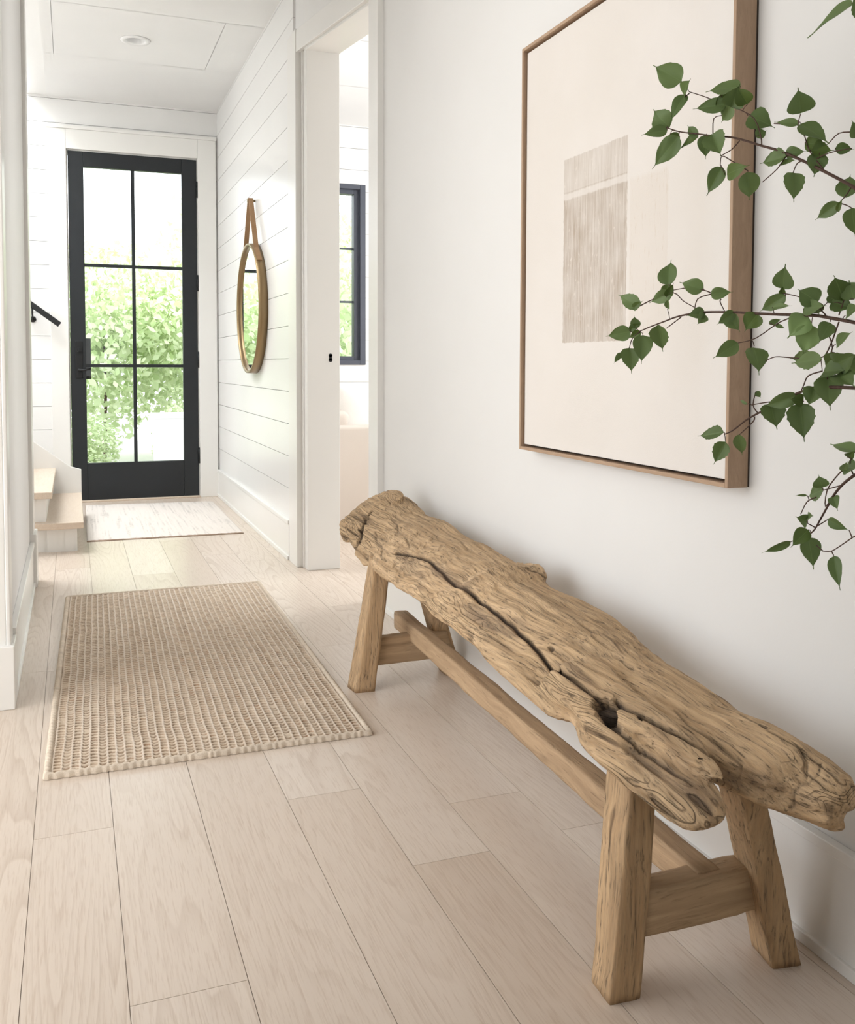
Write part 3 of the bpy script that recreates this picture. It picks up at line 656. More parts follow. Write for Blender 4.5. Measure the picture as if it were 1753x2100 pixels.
swirl = np.exp(-((P[:, 1]-2.62)/.22)**2)*(P[:, 0] < .98); W3[:, 0] += swirl*.018*np.sin(P[:, 1]*55)
lump = (vn3(P*np.array([16, 5, 16]), 3)-.5)*.012
edge_wob = (vn3(P*np.array([6, 11, 6]), 4)-.5)*.014
grain = vn3(W3*np.array([150, 5, 150]), 5); ridg = -np.abs(grain-.5)*.0; g2 = vn3(W3*np.array([260, 9, 260]), 6)
tipk = sm(P[:, 1], 1.03, 1.16); disp = (lump+edge_wob*.6)*(.1+.9*tipk)+(.3+.7*tipk)*((grain-.5)*.0050+(g2-.5)*.0026)
rough_zone = np.clip((1.32-P[:, 1])/.2, 0, 1)+np.clip((P[:, 1]-2.8)/.3, 0, 1)+.6*(P[:, 2] < .41)
deep = sm(vn3(W3*np.array([70, 3.2, 70]), 7), .70, .86); disp -= deep*tipk*.006*(.35+np.clip(rough_zone, 0, 1))
stain = deep*.55*(.3+.7*np.clip(rough_zone, 0, 1)); grey = np.zeros(n)
TOP = Nn[:, 2] > -.3
XY = P[:, :2]; TOP = TOP*(.45+.55*tipk)
for poly, wd, dp, sv in CRACKS:
    jx = .0018*(vn3(P*np.array([3, 22, 3]), 8)-.5)*2
    d = segd(XY+np.stack([jx, jx*0], 1), poly); k = np.exp(-(d/wd)**2)*TOP; disp -= dp*k; stain = np.maximum(stain, sv*np.clip(k*1.5, 0, 1)**1.5)
for cx, cy, rx, ry, dp, sv in HOLES:
    d = np.hypot((P[:, 0]-cx)/rx, (P[:, 1]-cy)/ry)*(1+.5*(vn3(P*90, 9)-.5)); k = np.clip(1.15-d, 0, 1)*TOP; k = sm(k, 0, .5); disp -= dp*k; stain = np.maximum(stain, sv*k)
for poly, wd, sv in GREYS:
    d = segd(XY, poly); k = np.exp(-(d/wd)**2)*sm(vn3(W3*np.array([45, 7, 45]), 10), .36, .60)*TOP; grey = np.maximum(grey, sv*k)
P2 = P+Nn*disp[:, None]
me2.vertices.foreach_set('co', P2.astype('f').ravel()); me2.update()
checks = np.clip(.22+.9*np.clip((1.38-P[:, 1])/.22, 0, 1)+.5*np.clip((P[:, 1]-2.6)/.4, 0, 1)+.45*(P[:, 0] < .90), 0, 1)*sm(vn3(P*np.array([12, 5, 12]), 11), .25, .6)
for nm, a in (('stain', stain), ('grey', grey), ('checks', checks)):
    at = me2.attributes.new(nm, 'FLOAT', 'POINT'); at.data.foreach_set('value', np.clip(a, 0, 1).astype('f'))
me2.materials.clear(); seat = link('seat', me2, M_seat, bench, True)

def beam(name, bot, top, m, parent, seed=0, amp=.0013, cuts=26, rad=.0032):
    """a four-sided post with worn rounded corners and slightly uneven faces"""
    V = []; F = []; bot = [np.array(p, float) for p in bot]; top = [np.array(p, float) for p in top]; rs = np.random.default_rng(seed); per = 7
    tt = np.linspace(0, 1, cuts+1)
    for t in tt:
        c = [b*(1-t)+e*t for b, e in zip(bot, top)]; cen = sum(c)/4
        for i in range(4):
            a, b = c[i], c[(i+1) % 4]
            for k in range(per):
                s = k/per; p = a*(1-s)+b*s; cd = min(s, 1-s)*np.linalg.norm(b-a)
                if cd < rad: p = p+(cen-p)/np.linalg.norm(cen-p)*(rad-cd)*.45
                nv = noise.noise(Vector((p[0]*9+seed, p[1]*9, p[2]*9)))*amp*1.6+noise.noise(Vector((p[0]*45, p[1]*45+seed, p[2]*20)))*amp
                V.append(p+(p-cen)/np.linalg.norm(p-cen)*nv)
    m_ = 4*per
    for j in range(cuts):
        for k in range(m_): F.append((j*m_+k, j*m_+(k+1) % m_, (j+1)*m_+(k+1) % m_, (j+1)*m_+k))
    F.append(tuple(range(m_-1, -1, -1))); F.append(tuple(range(cuts*m_, (cuts+1)*m_)))
    me = bpy.data.meshes.new(name); me.from_pydata([tuple(map(float, v)) for v in V], [], F)
    bm = bmesh.new(); bm.from_mesh(me); bmesh.ops.recalc_face_normals(bm, faces=bm.faces)
    zmin = min(v.co.z for v in bm.verts)
    bm.to_mesh(me); bm.free()
    o = link(name, me, m, parent, False)
    for f in me.polygons: f.use_smooth = len(f.vertices) == 4
    return o
def leg(bot, top, seed):
    # extend the top a little into the seat
    t2 = [np.array(b)+(np.array(e)-np.array(b))*1.06 for b, e in zip(bot, top)]
    o = beam('leg', bot, t2, M_leg, bench, seed)
    me = o.data
    for v in me.vertices:
        if v.co.z > .36 and v.co.x < .9 and v.co.y < 2: v.co.z = .36
        if v.co.z < .002: v.co.z = 0
leg([(.771, 1.244, 0), (.827, 1.241, 0), (.83, 1.306, 0), (.775, 1.309, 0)], [(.80, 1.236, .35), (.846, 1.232, .345), (.852, 1.305, .352), (.803, 1.315, .352)], 1)
leg([(1.072, 1.227, 0), (1.125, 1.218, 0), (1.135, 1.295, 0), (1.085, 1.297, 0)], [(.988, 1.215, .345), (1.022, 1.205, .345), (1.03, 1.285, .345), (.992, 1.29, .345)], 2)
leg([(.791, 2.744, 0), (.854, 2.739, 0), (.852, 2.81, 0), (.785, 2.812, 0)], [(.850, 2.75, .38), (.905, 2.745, .38), (.908, 2.82, .38), (.855, 2.82, .38)], 3)
leg([(1.112, 2.80, 0), (1.166, 2.795, 0), (1.168, 2.87, 0), (1.113, 2.875, 0)], [(.985, 2.76, .39), (1.035, 2.755, .39), (1.037, 2.83, .39), (.988, 2.835, .39)], 4)
def rect(y, x0, x1, z0, z1): return [(x0, y, z0), (x1, y, z0), (x1, y, z1), (x0, y, z1)]
beam('long_stretcher', rect(1.262, .945, .99, .118, .172), rect(2.93, .978, 1.023, .135, .19), M_rail, bench, 7, .0015, 40, .004)
beam('cross_stretcher', [(.835, 1.247, .092), (.835, 1.297, .092), (.835, 1.297, .168), (.835, 1.247, .168)], [(1.075, 1.247, .092), (1.075, 1.297, .092), (1.055, 1.297, .168), (1.055, 1.247, .168)], M_cross, bench, 8, .0015, 12, .004)
beam('cross_stretcher', [(.84, 2.765, .07), (.84, 2.81, .07), (.85, 2.81, .155), (.85, 2.765, .155)], [(1.125, 2.765, .07), (1.125, 2.81, .07), (1.10, 2.81, .155), (1.10, 2.765, .155)], M_cross, bench, 9, .0015, 12, .004)
BR=[
dict(S=[[0.925,1.3526,1.3937],[0.935,1.3303,1.3829],[0.9488,1.2969,1.3728],[0.9593,1.2691,1.3644],[0.9689,1.2413,1.3571],[0.9777,1.2134,1.3456],[0.984,1.1912,1.3352],[0.9924,1.1578,1.3205],[1.001,1.116,1.2974],[1.0074,1.0743,1.2726],[1.0113,1.0353,1.249],[1.0126,1.013,1.2343],[1.0058,0.9148,1.2022],[0.9981,0.8333,1.0857],[0.9895,0.7683,0.885],[0.98,0.72,0.6]],
T=[[[0.9407,1.3136,1.4433],[0.9497,1.2914,1.432],[0.9581,1.2691,1.4195],[0.9714,1.2301,1.3984],[0.98,1.2023,1.3777],[0.9837,1.1912,1.3486],[0.9844,1.1898,1.335]],[[0.9625,1.258,1.3944],[0.9577,1.2719,1.3922],[0.9578,1.2733,1.367]],[[0.9978,1.123,1.3676],[0.9976,1.1271,1.3521],[1.0,1.116,1.3335],[1.0019,1.1077,1.3109],[1.0067,1.0798,1.2758]],[[0.9888,1.1689,1.3634],[0.9976,1.1271,1.3521]],[[0.963,1.2607,1.3317],[0.9693,1.2413,1.3383],[0.9734,1.2273,1.3495]],[[0.9633,1.2607,1.3165],[0.9639,1.258,1.3312],[0.9697,1.2413,1.3208],[0.9787,1.2134,1.3011]],[[0.9977,1.1369,1.2834],[0.9986,1.1299,1.2964],[1.0,1.1216,1.2995]],[[0.9861,1.1884,1.2798],[0.9918,1.1633,1.2951],[0.995,1.1466,1.3112],[0.9984,1.1299,1.3058]],[[1.0061,1.0743,1.3157],[1.0073,1.0576,1.3257],[1.009,1.0325,1.322]],[[1.0096,1.0353,1.3006],[1.0065,1.0743,1.3021],[1.0024,1.1077,1.2947]],[[1.0104,1.0576,1.229],[1.011,1.0464,1.2374],[1.0113,1.0353,1.249]],[[1.0122,1.0353,1.219],[1.0113,1.0464,1.2251],[1.0104,1.0576,1.229]],[[0.9317,1.3359,1.4286],[0.9408,1.3136,1.4407]]],
L=[[[0.9346,1.3275,1.4633],[0.9038,1.3636,1.4963],0.0358,[0.9407,1.3136,1.4433],0],[[0.9362,1.3248,1.4406],[0.9269,1.294,1.4571],0.0225,[0.9386,1.3192,1.4377],1],[[0.9262,1.3498,1.3945],[0.9094,1.3726,1.4276],0.0322,[0.925,1.3526,1.3937],0],[[0.9376,1.3214,1.4424],[0.9159,1.3305,1.3982],0.0212,[0.9386,1.3192,1.4377],0],[[0.9257,1.3512,1.3895],[0.8911,1.3749,1.3837],0.0188,[0.925,1.3526,1.3937],0],[[0.9345,1.3317,1.3753],[0.9113,1.3729,1.3287],0.0314,[0.935,1.3303,1.3829],0],[[0.9277,1.347,1.3807],[0.9508,1.3476,1.3642],0.0201,[0.9301,1.3415,1.3883],1],[[0.9478,1.2997,1.3694],[0.9444,1.3475,1.3584],0.017,[0.9488,1.2969,1.3728],1],[[0.9478,1.2997,1.3694],[0.9491,1.3305,1.3948],0.0131,[0.9488,1.2969,1.3728],0],[[0.9578,1.2733,1.367],[0.9537,1.2446,1.3264],0.0323,[0.9578,1.2733,1.367],0],[[0.9531,1.2858,1.3694],[0.9552,1.2875,1.3313],0.0234,[0.9542,1.283,1.3686],0],[[0.9719,1.2259,1.4321],[0.9437,1.2751,1.4342],0.0281,[0.9683,1.2399,1.4037],0],[[0.9678,1.2413,1.4046],[0.9593,1.2102,1.4315],0.0292,[0.9683,1.2399,1.4037],0],[[0.9763,1.2134,1.4022],[0.9549,1.214,1.4271],0.0225,[0.9737,1.2232,1.3932],1],[[0.965,1.2496,1.4102],[0.9336,1.2943,1.4106],0.0229,[0.965,1.2496,1.4089],0],[[0.9618,1.258,1.4271],[0.9792,1.2757,1.4015],0.023,[0.9616,1.2593,1.4142],1],[[0.9682,1.2399,1.4055],[0.9743,1.2751,1.3881],0.0216,[0.9683,1.2399,1.4037],0],[[0.9767,1.2134,1.385],[1.0017,1.1822,1.3628],0.0337,[0.9758,1.2162,1.388],0],[[0.9814,1.1995,1.3503],[0.9984,1.1944,1.3604],0.0149,[0.9837,1.1912,1.3486],0],[[0.9978,1.123,1.3676],[0.983,1.1124,1.4005],0.0355,[0.9978,1.123,1.3676],0],[[0.9976,1.1266,1.3543],[0.981,1.1598,1.3629],0.0124,[0.9976,1.1261,1.356],0],[[0.9982,1.123,1.3536],[1.0118,1.0803,1.3175],0.0273,[0.9976,1.1261,1.356],0],[[1.0002,1.116,1.3242],[1.0162,1.0882,1.3173],0.0213,[1.001,1.1118,1.3222],1],[[1.0024,1.1049,1.3104],[1.0234,1.0829,1.3076],0.0235,[1.0019,1.1077,1.3109],1],[[1.0074,1.0631,1.3067],[1.0277,1.0494,1.3032],0.0137,[1.0075,1.0645,1.3018],0],[[1.0097,1.0214,1.3134],[0.989,1.0155,1.332],0.0178,[1.009,1.0325,1.322],0],[[0.995,1.1466,1.3112],[0.9889,1.1962,1.3085],0.0253,[0.995,1.1466,1.3112],0],[[0.9943,1.1494,1.3153],[1.0084,1.1215,1.3143],0.0164,[0.9948,1.1473,1.3146],0],[[1.0044,1.091,1.3054],[1.0043,1.101,1.2726],0.0256,[1.0046,1.091,1.2985],0],[[0.9977,1.1369,1.2839],[0.9855,1.12,1.2373],0.0264,[0.9977,1.1369,1.2834],0],[[0.9645,1.2574,1.3139],[0.9547,1.2831,1.2724],0.0244,[0.9633,1.2607,1.3165],0],[[0.9665,1.2524,1.3012],[0.963,1.1923,1.3045],0.0218,[0.9633,1.2607,1.3165],1],[[0.9788,1.2134,1.2986],[0.9976,1.2315,1.2592],0.0296,[0.9787,1.2134,1.3011],0],[[1.011,1.0464,1.2374],[1.0276,1.0556,1.2718],0.0261,[1.011,1.0464,1.2374],0],[[1.0104,1.0576,1.229],[1.0082,1.1016,1.2113],0.0171,[1.0104,1.0576,1.229],0],[[1.0104,1.0609,1.2178],[1.0015,1.0418,1.2327],0.0069,[1.0104,1.0576,1.229],1],[[1.0122,1.0353,1.219],[1.0332,1.0493,1.1816],0.0225,[1.0122,1.0353,1.219],0],[[0.9929,1.1578,1.3013],[1.0015,1.1334,1.3044],0.0097,[0.9927,1.1591,1.2992],0]]),
dict(S=[[0.8626,1.3299,1.0554],[0.8712,1.3104,1.0628],[0.8805,1.2882,1.0699],[0.8892,1.2659,1.0768],[0.8984,1.2408,1.0808],[0.9069,1.2158,1.0823],[0.9202,1.1713,1.0803],[0.9305,1.1295,1.0765],[0.9385,1.0878,1.0731],[0.9456,1.0321,1.0694],[0.9476,1.0043,1.0649],[0.9485,0.9597,1.0566],[0.948,0.9375,1.0505],[0.9695,0.8723,1.0298],[0.982,0.8144,0.9479],[0.9855,0.7636,0.8046],[0.98,0.72,0.6]],
T=[[[0.9001,1.2353,1.0906],[0.8929,1.2548,1.1016],[0.8863,1.2715,1.1152],[0.8728,1.3049,1.1068],[0.8619,1.3299,1.0962]],[[0.9003,1.2353,1.0818],[0.9018,1.2297,1.1028],[0.909,1.2074,1.109]],[[0.9171,1.1824,1.0808],[0.9143,1.1907,1.0958],[0.9146,1.1893,1.1006]],[[0.8829,1.2826,1.0594],[0.8924,1.2575,1.0764]],[[0.9242,1.1601,1.0342],[0.9314,1.1295,1.0407],[0.9388,1.0878,1.0627],[0.9433,1.0544,1.0704]],[[0.9357,1.1128,1.0076],[0.9387,1.0961,1.0134],[0.9427,1.0711,1.0121],[0.9482,1.021,1.0107],[0.9488,1.0043,1.0247],[0.9484,0.9876,1.0588]],[[0.9377,1.0878,1.104],[0.9429,1.0516,1.0949],[0.9457,1.0265,1.0824],[0.9472,1.0098,1.0684]],[[0.8552,1.3466,1.0279],[0.8576,1.341,1.0451],[0.8638,1.3271,1.0553]],[[0.9476,0.9792,1.0861],[0.9481,0.9876,1.0674]],[[0.9491,1.0098,1.0041],[0.9491,0.9987,1.0247],[0.9477,1.0098,1.051]],[[0.8862,1.2715,1.119],[0.8966,1.2436,1.1211],[0.9053,1.2186,1.1158],[0.9089,1.2074,1.1114]]],
L=[[[0.8828,1.2798,1.1285],[0.8964,1.294,1.1701],0.0283,[0.8862,1.2715,1.119],0],[[0.8819,1.2826,1.1159],[0.8942,1.2965,1.1353],0.0155,[0.883,1.2798,1.1131],1],[[0.8852,1.2742,1.1154],[0.8695,1.3136,1.1007],0.0192,[0.8863,1.2715,1.1152],0],[[0.882,1.2826,1.1082],[0.8837,1.2659,1.13],0.0116,[0.883,1.2798,1.1131],1],[[0.8619,1.3299,1.0975],[0.8466,1.3722,1.1184],0.0224,[0.8619,1.3299,1.0962],0],[[0.8565,1.3416,1.0922],[0.863,1.3191,1.1053],0.0112,[0.8619,1.3299,1.0962],1],[[0.8829,1.2812,1.0902],[0.8719,1.2635,1.1054],0.009,[0.8849,1.277,1.0733],0],[[0.9048,1.22,1.1171],[0.8834,1.2515,1.1301],0.0229,[0.9053,1.2186,1.1158],0],[[0.909,1.2074,1.1085],[0.9321,1.1835,1.1117],0.0173,[0.909,1.2074,1.109],0],[[0.9069,1.2158,1.0798],[0.8797,1.2273,1.0773],0.0187,[0.9069,1.2158,1.0823],0],[[0.9065,1.2172,1.0798],[0.8866,1.2079,1.0623],0.0149,[0.9069,1.2158,1.0823],0],[[0.8599,1.3355,1.0608],[0.8622,1.3443,1.0824],0.0146,[0.8626,1.3299,1.0554],0],[[0.8561,1.3438,1.0558],[0.8284,1.3764,1.0483],0.0218,[0.8591,1.3376,1.0477],0],[[0.8547,1.3466,1.0579],[0.8653,1.3274,1.0699],0.0107,[0.8591,1.3376,1.0477],1],[[0.8638,1.3271,1.0553],[0.8534,1.3466,1.0446],0.0119,[0.8638,1.3271,1.0553],1],[[0.8658,1.3229,1.05],[0.8604,1.3182,1.0026],0.0285,[0.8638,1.3271,1.0553],0],[[0.8771,1.2965,1.0662],[0.8976,1.312,1.0238],0.0273,[0.8759,1.2993,1.0663],0],[[0.8552,1.3466,1.0279],[0.8485,1.3278,0.9862],0.0272,[0.8552,1.3466,1.0279],0],[[0.8479,1.3619,1.0213],[0.84,1.3689,1.003],0.0075,[0.8552,1.3466,1.0279],0],[[0.9217,1.1657,1.0801],[0.9021,1.1834,1.0611],0.0157,[0.923,1.1608,1.0794],0],[[0.9188,1.1768,1.0757],[0.9295,1.1643,1.0512],0.0195,[0.9171,1.1824,1.0808],0],[[0.9382,1.0836,1.1082],[0.9286,1.0687,1.1417],0.0257,[0.9377,1.0878,1.104],0],[[0.9382,1.085,1.101],[0.9322,1.0764,1.1121],0.0087,[0.9377,1.0878,1.104],1],[[0.9391,1.0794,1.0989],[0.9411,1.1372,1.0786],0.0178,[0.9391,1.0787,1.1017],0],[[0.9457,1.0237,1.0866],[0.934,1.0505,1.1068],0.0286,[0.9457,1.0265,1.0824],0],[[0.9476,0.9792,1.0861],[0.9488,0.9987,1.1218],0.032,[0.9476,0.9792,1.0861],1],[[0.9476,0.9625,1.0871],[0.9657,0.9903,1.1152],0.0232,[0.9476,0.9792,1.0861],0],[[0.9437,1.0488,1.0791],[0.9288,0.9907,1.0799],0.0197,[0.9442,1.046,1.0703],0],[[0.9358,1.1017,1.0841],[0.9226,1.0472,1.083],0.0093,[0.9367,1.0982,1.0739],0],[[0.9311,1.1267,1.0759],[0.916,1.1365,1.0501],0.0271,[0.9305,1.1295,1.0765],1],[[0.9354,1.1072,1.0607],[0.9501,1.0977,1.0675],0.0075,[0.9371,1.0982,1.0574],0],[[0.9375,1.0961,1.0584],[0.9452,1.0849,1.0536],0.0058,[0.9371,1.0982,1.0574],0],[[0.9242,1.1601,1.0342],[0.9028,1.1907,1.0113],0.0205,[0.9242,1.1601,1.0342],0],[[0.931,1.1323,1.029],[0.9274,1.1144,0.9884],0.028,[0.9297,1.1372,1.0391],0],[[0.9449,1.0404,1.0676],[0.9276,1.0611,1.0389],0.0312,[0.9442,1.046,1.0703],2],[[0.9457,1.0349,1.0563],[0.9436,1.0482,1.0142],0.0311,[0.9456,1.0321,1.0694],2],[[0.9479,1.0015,1.0594],[0.9271,1.0004,1.0309],0.0206,[0.9476,1.0043,1.0649],0],[[0.9472,0.9987,1.0851],[0.9573,0.9692,1.0752],0.0238,[0.9478,0.9813,1.0814],0],[[0.9468,1.007,1.0856],[0.9654,1.0066,1.0991],0.0109,[0.9465,1.0182,1.0753],0],[[0.9482,1.021,1.0096],[0.9622,1.0915,1.0111],0.021,[0.9482,1.021,1.0107],0],[[0.9491,1.0098,1.0041],[0.9612,0.9696,1.0116],0.0252,[0.9491,1.0098,1.0041],0],[[0.9498,0.9876,1.0137],[0.9727,0.9734,0.9859],0.0259,[0.9491,1.0015,1.0196],0],[[0.9491,0.9931,1.0289],[0.9262,0.9422,1.0442],0.0151,[0.9491,0.9987,1.0247],0],[[0.9483,0.9764,1.0668],[0.9375,0.9412,1.0773],0.017,[0.9484,0.982,1.0607],0],[[0.9451,1.0321,1.0871],[0.9672,1.0433,1.0704],0.0177,[0.945,1.0328,1.0855],1]]),
dict(S=[[0.882,1.1334,0.9013],[0.8854,1.1189,0.9078],[0.89,1.0952,0.9245],[0.8937,1.0741,0.9352],[0.8977,1.0451,0.9481],[0.9001,1.0214,0.9584],[0.9015,1.003,0.9661],[0.9027,0.9766,0.9728],[0.9031,0.945,0.9735],[0.9017,0.9082,0.9734],[0.8997,0.8845,0.9731],[0.9423,0.8425,0.9573],[0.9699,0.8011,0.8898],[0.9825,0.7603,0.7707],[0.98,0.72,0.6]],
T=[[[0.9015,1.003,0.9661],[0.9016,0.9977,0.9754],[0.9017,0.9898,0.9876],[0.9024,0.9661,0.9938]],[[0.8878,1.1083,0.9018],[0.8921,1.0846,0.9218],[0.8924,1.082,0.9295]],[[0.892,1.0794,0.9647],[0.8915,1.0846,0.9456],[0.8932,1.0767,0.9351]],[[0.9026,0.9556,0.99],[0.9031,0.9608,0.9732]],[[0.8911,1.0873,0.9455],[0.8962,1.0557,0.9509],[0.8983,1.0399,0.9504]]],
L=[[[0.882,1.1334,0.9035],[0.8796,1.1914,0.8939],0.0189,[0.882,1.1334,0.9013],0],[[0.8827,1.1315,0.8907],[0.875,1.1475,0.8565],0.0218,[0.882,1.1334,0.9013],0],[[0.8878,1.1083,0.9018],[0.9068,1.1244,0.87],0.0158,[0.8878,1.1083,0.9018],0],[[0.892,1.0794,0.9647],[0.8985,1.0767,0.9555],0.0075,[0.892,1.0794,0.9647],0],[[0.8895,1.0952,0.9462],[0.8989,1.1236,0.9517],0.0039,[0.8911,1.0873,0.9455],0],[[0.8965,1.0543,0.9467],[0.8903,1.0339,0.9132],0.0296,[0.8968,1.0524,0.945],0],[[0.9012,1.0083,0.9608],[0.882,1.054,0.9438],0.018,[0.9012,1.0076,0.9642],0],[[0.9018,1.0043,0.9507],[0.9014,0.9937,0.9],0.0316,[0.9009,1.0122,0.9622],0],[[0.9027,0.9766,0.9718],[0.887,0.9724,0.9472],0.022,[0.9027,0.9766,0.9728],0],[[0.9026,0.9556,0.99],[0.8986,0.9473,0.9448],0.0314,[0.9026,0.9556,0.99],0],[[0.9019,0.9687,1.0087],[0.9185,1.0423,1.0042],0.0208,[0.9024,0.9661,0.9938],0],[[0.9024,0.9661,0.9938],[0.8939,0.9159,0.9961],0.0238,[0.9024,0.9661,0.9938],0],[[0.9025,0.9398,0.9882],[0.8783,0.8846,0.9741],0.0233,[0.9026,0.9556,0.99],0],[[0.9022,0.945,1.0018],[0.8786,0.8863,1.0147],0.0234,[0.9026,0.9556,0.99],0],[[0.9022,0.9977,0.953],[0.8862,1.0056,0.957],0.0163,[0.9012,1.0076,0.9642],1]]),
dict(S=[[0.9902,1.0811,0.7553],[0.9916,1.0693,0.7661],[0.9924,1.0587,0.7832],[0.9933,1.0456,0.8049],[0.9937,1.035,0.8215],[0.9944,1.0192,0.8385],[0.9949,0.9982,0.8535],[0.9948,0.9771,0.8641],[0.9958,0.8946,0.8551],[0.9937,0.8243,0.8081],[0.9884,0.7661,0.723],[0.98,0.72,0.6]],
T=[[[0.9875,1.093,0.785],[0.9886,1.0824,0.8044],[0.9906,1.0666,0.8131]],[[0.9917,1.0548,0.8245],[0.9941,1.0245,0.8346]],[[0.9897,1.0811,0.7733],[0.9919,1.0666,0.7688]],[[0.9938,1.0469,0.7839],[0.9921,1.064,0.7725]],[[0.9936,1.0377,0.819],[0.9928,1.0508,0.802],[0.9924,1.0482,0.8242],[0.9931,1.035,0.8431],[0.9938,1.0166,0.8612]],[[0.9943,1.0548,0.7375],[0.9958,1.0403,0.7401],[0.9968,1.0245,0.7505],[0.9975,1.0034,0.766],[0.9977,0.9929,0.772],[0.9974,0.9745,0.7897]],[[0.9963,1.0364,0.7342],[0.9958,1.0403,0.7401]],[[0.997,1.01,0.7745],[0.9975,1.0047,0.7647]],[[0.9938,0.9995,0.885],[0.9939,1.0087,0.8694],[0.9947,1.0034,0.853]],[[0.9926,1.0666,0.7443],[0.9943,1.0548,0.7375]]],
L=[[[0.9938,0.9995,0.885],[1.0038,1.0566,0.8907],0.0167,[0.9938,0.9995,0.885],0],[[0.9935,1.014,0.8752],[0.9872,0.9929,0.8857],0.0106,[0.9939,1.0064,0.8733],1],[[0.9938,1.0166,0.8612],[0.9846,0.9855,0.8636],0.0212,[0.9938,1.0166,0.8612],0],[[0.9937,1.0219,0.8542],[0.9748,0.9933,0.8725],0.0096,[0.9937,1.0212,0.8567],0],[[0.9916,1.0548,0.8256],[1.0097,1.1043,0.8084],0.0218,[0.9917,1.0548,0.8245],0],[[0.9914,1.0561,0.8276],[0.9867,1.059,0.8461],0.0196,[0.9917,1.0548,0.8245],0],[[0.9883,1.0824,0.814],[0.9724,1.0895,0.8139],0.0031,[0.9891,1.0785,0.8066],0],[[0.9897,1.0811,0.7737],[0.9673,1.0797,0.7847],0.0167,[0.9897,1.0811,0.7733],0],[[0.9892,1.0824,0.782],[0.9709,1.0506,0.79],0.0111,[0.9897,1.0811,0.7733],0],[[0.9936,1.0377,0.819],[0.9795,1.0139,0.8025],0.014,[0.9936,1.0377,0.819],0],[[0.9938,1.0469,0.7839],[1.0054,1.0185,0.7719],0.0126,[0.9938,1.0469,0.7839],0],[[0.9856,1.1101,0.7415],[0.9608,1.1433,0.7198],0.0102,[0.9902,1.0811,0.7553],0],[[0.9901,1.0798,0.7645],[0.9662,1.0881,0.7388],0.0204,[0.9909,1.0752,0.7607],1],[[0.9905,1.0798,0.7533],[0.9927,1.0701,0.7079],0.0262,[0.9902,1.0811,0.7553],0],[[0.9963,1.0364,0.7342],[0.987,1.0138,0.6909],0.0164,[0.9963,1.0364,0.7342],0]]),
dict(S=[[1.0323,1.0653,1.5101],[1.0341,1.043,1.4938],[1.0358,1.0068,1.4558],[1.0189,0.9113,1.4098],[1.004,0.8317,1.2518],[0.991,0.7679,0.9819],[0.98,0.72,0.6]],
T=[],
L=[[[1.0323,1.0653,1.5101],[1.0447,1.1666,1.4964],0.0251,[1.0323,1.0653,1.5101],0],[[1.0343,1.043,1.4872],[1.0144,1.0472,1.5102],0.0203,[1.0341,1.043,1.4938],0]]),
]
# ------------------------------------------------------------------ leafy branches in a floor vase
def leaf_mat(name, dark, light, spec=.35):
    q = NT(name, .5, spec); v = q.coord(); info = q.n('ShaderNodeObjectInfo').outputs['Random']
    sp = q.n('ShaderNodeSeparateXYZ', Vector=v); ax = q.math('ABSOLUTE', sp.outputs[0])
    base = q.mix(info, dark, light)
    mid = q.ramp(ax, [(.0, 1.), (.03, 0.)])
    base = q.mix(q.math('MULTIPLY', mid, .35), base, (.22, .33, .12))
    vein = q.math('ABSOLUTE', q.math('SINE', q.math('MULTIPLY', q.math('SUBTRACT', sp.outputs[1], q.math('MULTIPLY', ax, .8)), 26)))
    base = q.mix(q.math('MULTIPLY', q.ramp(vein, [(0, 1.), (.12, 0.)]), .15), base, light)
    base = q.mix(q.math('MULTIPLY', q.noise(v, 3, 2), .3), base, dark)
    q.col(base); out = [n for n in q.t.nodes if n.type == 'OUTPUT_MATERIAL'][0]
    tl = q.n('ShaderNodeBsdfTranslucent', Color=(*[c*1.1 for c in light], 1)); mx = q.n('ShaderNodeMixShader', i0=.22, i1=q.b.outputs[0], i2=tl.outputs[0])
    q.t.links.new(mx.outputs[0], out.inputs[0]); return q.m
M_leaf = [leaf_mat('leaf_green', (.085, .135, .040), (.155, .225, .078)), leaf_mat('leaf_deep_green', (.065, .105, .020), (.105, .160, .035)), leaf_mat('leaf_pale_green', (.19, .29, .10), (.24, .35, .13))]
def leaf_mesh(fold, bend, tooth, seed, mat):
    rs = random.Random(seed); n = 18; m_ = 5; V = []; F = []
    for i in range(n+1):
        t = i/n
        w = .5*max(0, math.sin(math.pi*min(t/.86, 1)**.66))**.8*(1 if t < .6 else 1-.25*(t-.6)/.4)+.016*(t > .5)
        if i == 0: w = .012
        tw = 1+(tooth*(.5 if i % 3 == 1 else -.3)*rs.uniform(.5, 1.2) if 2 < i < n-3 else 0)
        for j in range(-m_, m_+1):
            s = j/m_; x = s*w*(tw if abs(j) == m_ else 1)
            z = fold*abs(x)+bend*(t-.5)**2*-1.0+.03*math.sin(t*9+j*.8+seed)*abs(s)
            V.append((x, t, z))
    k = 2*m_+1
    for i in range(n):
        for j in range(k-1): F.append((i*k+j, i*k+j+1, (i+1)*k+j+1, (i+1)*k+j))
    me = bpy.data.meshes.new('leaf'); me.from_pydata(V, [], F); me.update(); me.materials.append(mat)
    me.polygons.foreach_set('use_smooth', [True]*len(me.polygons)); return me
LM = [[leaf_mesh(.35, .25, 0, 1, m), leaf_mesh(.2, .5, .05, 2, m), leaf_mesh(.5, -.25, .12, 3, m), leaf_mesh(.15, .15, .02, 4, m)] for m in M_leaf]
rl = random.Random(8)
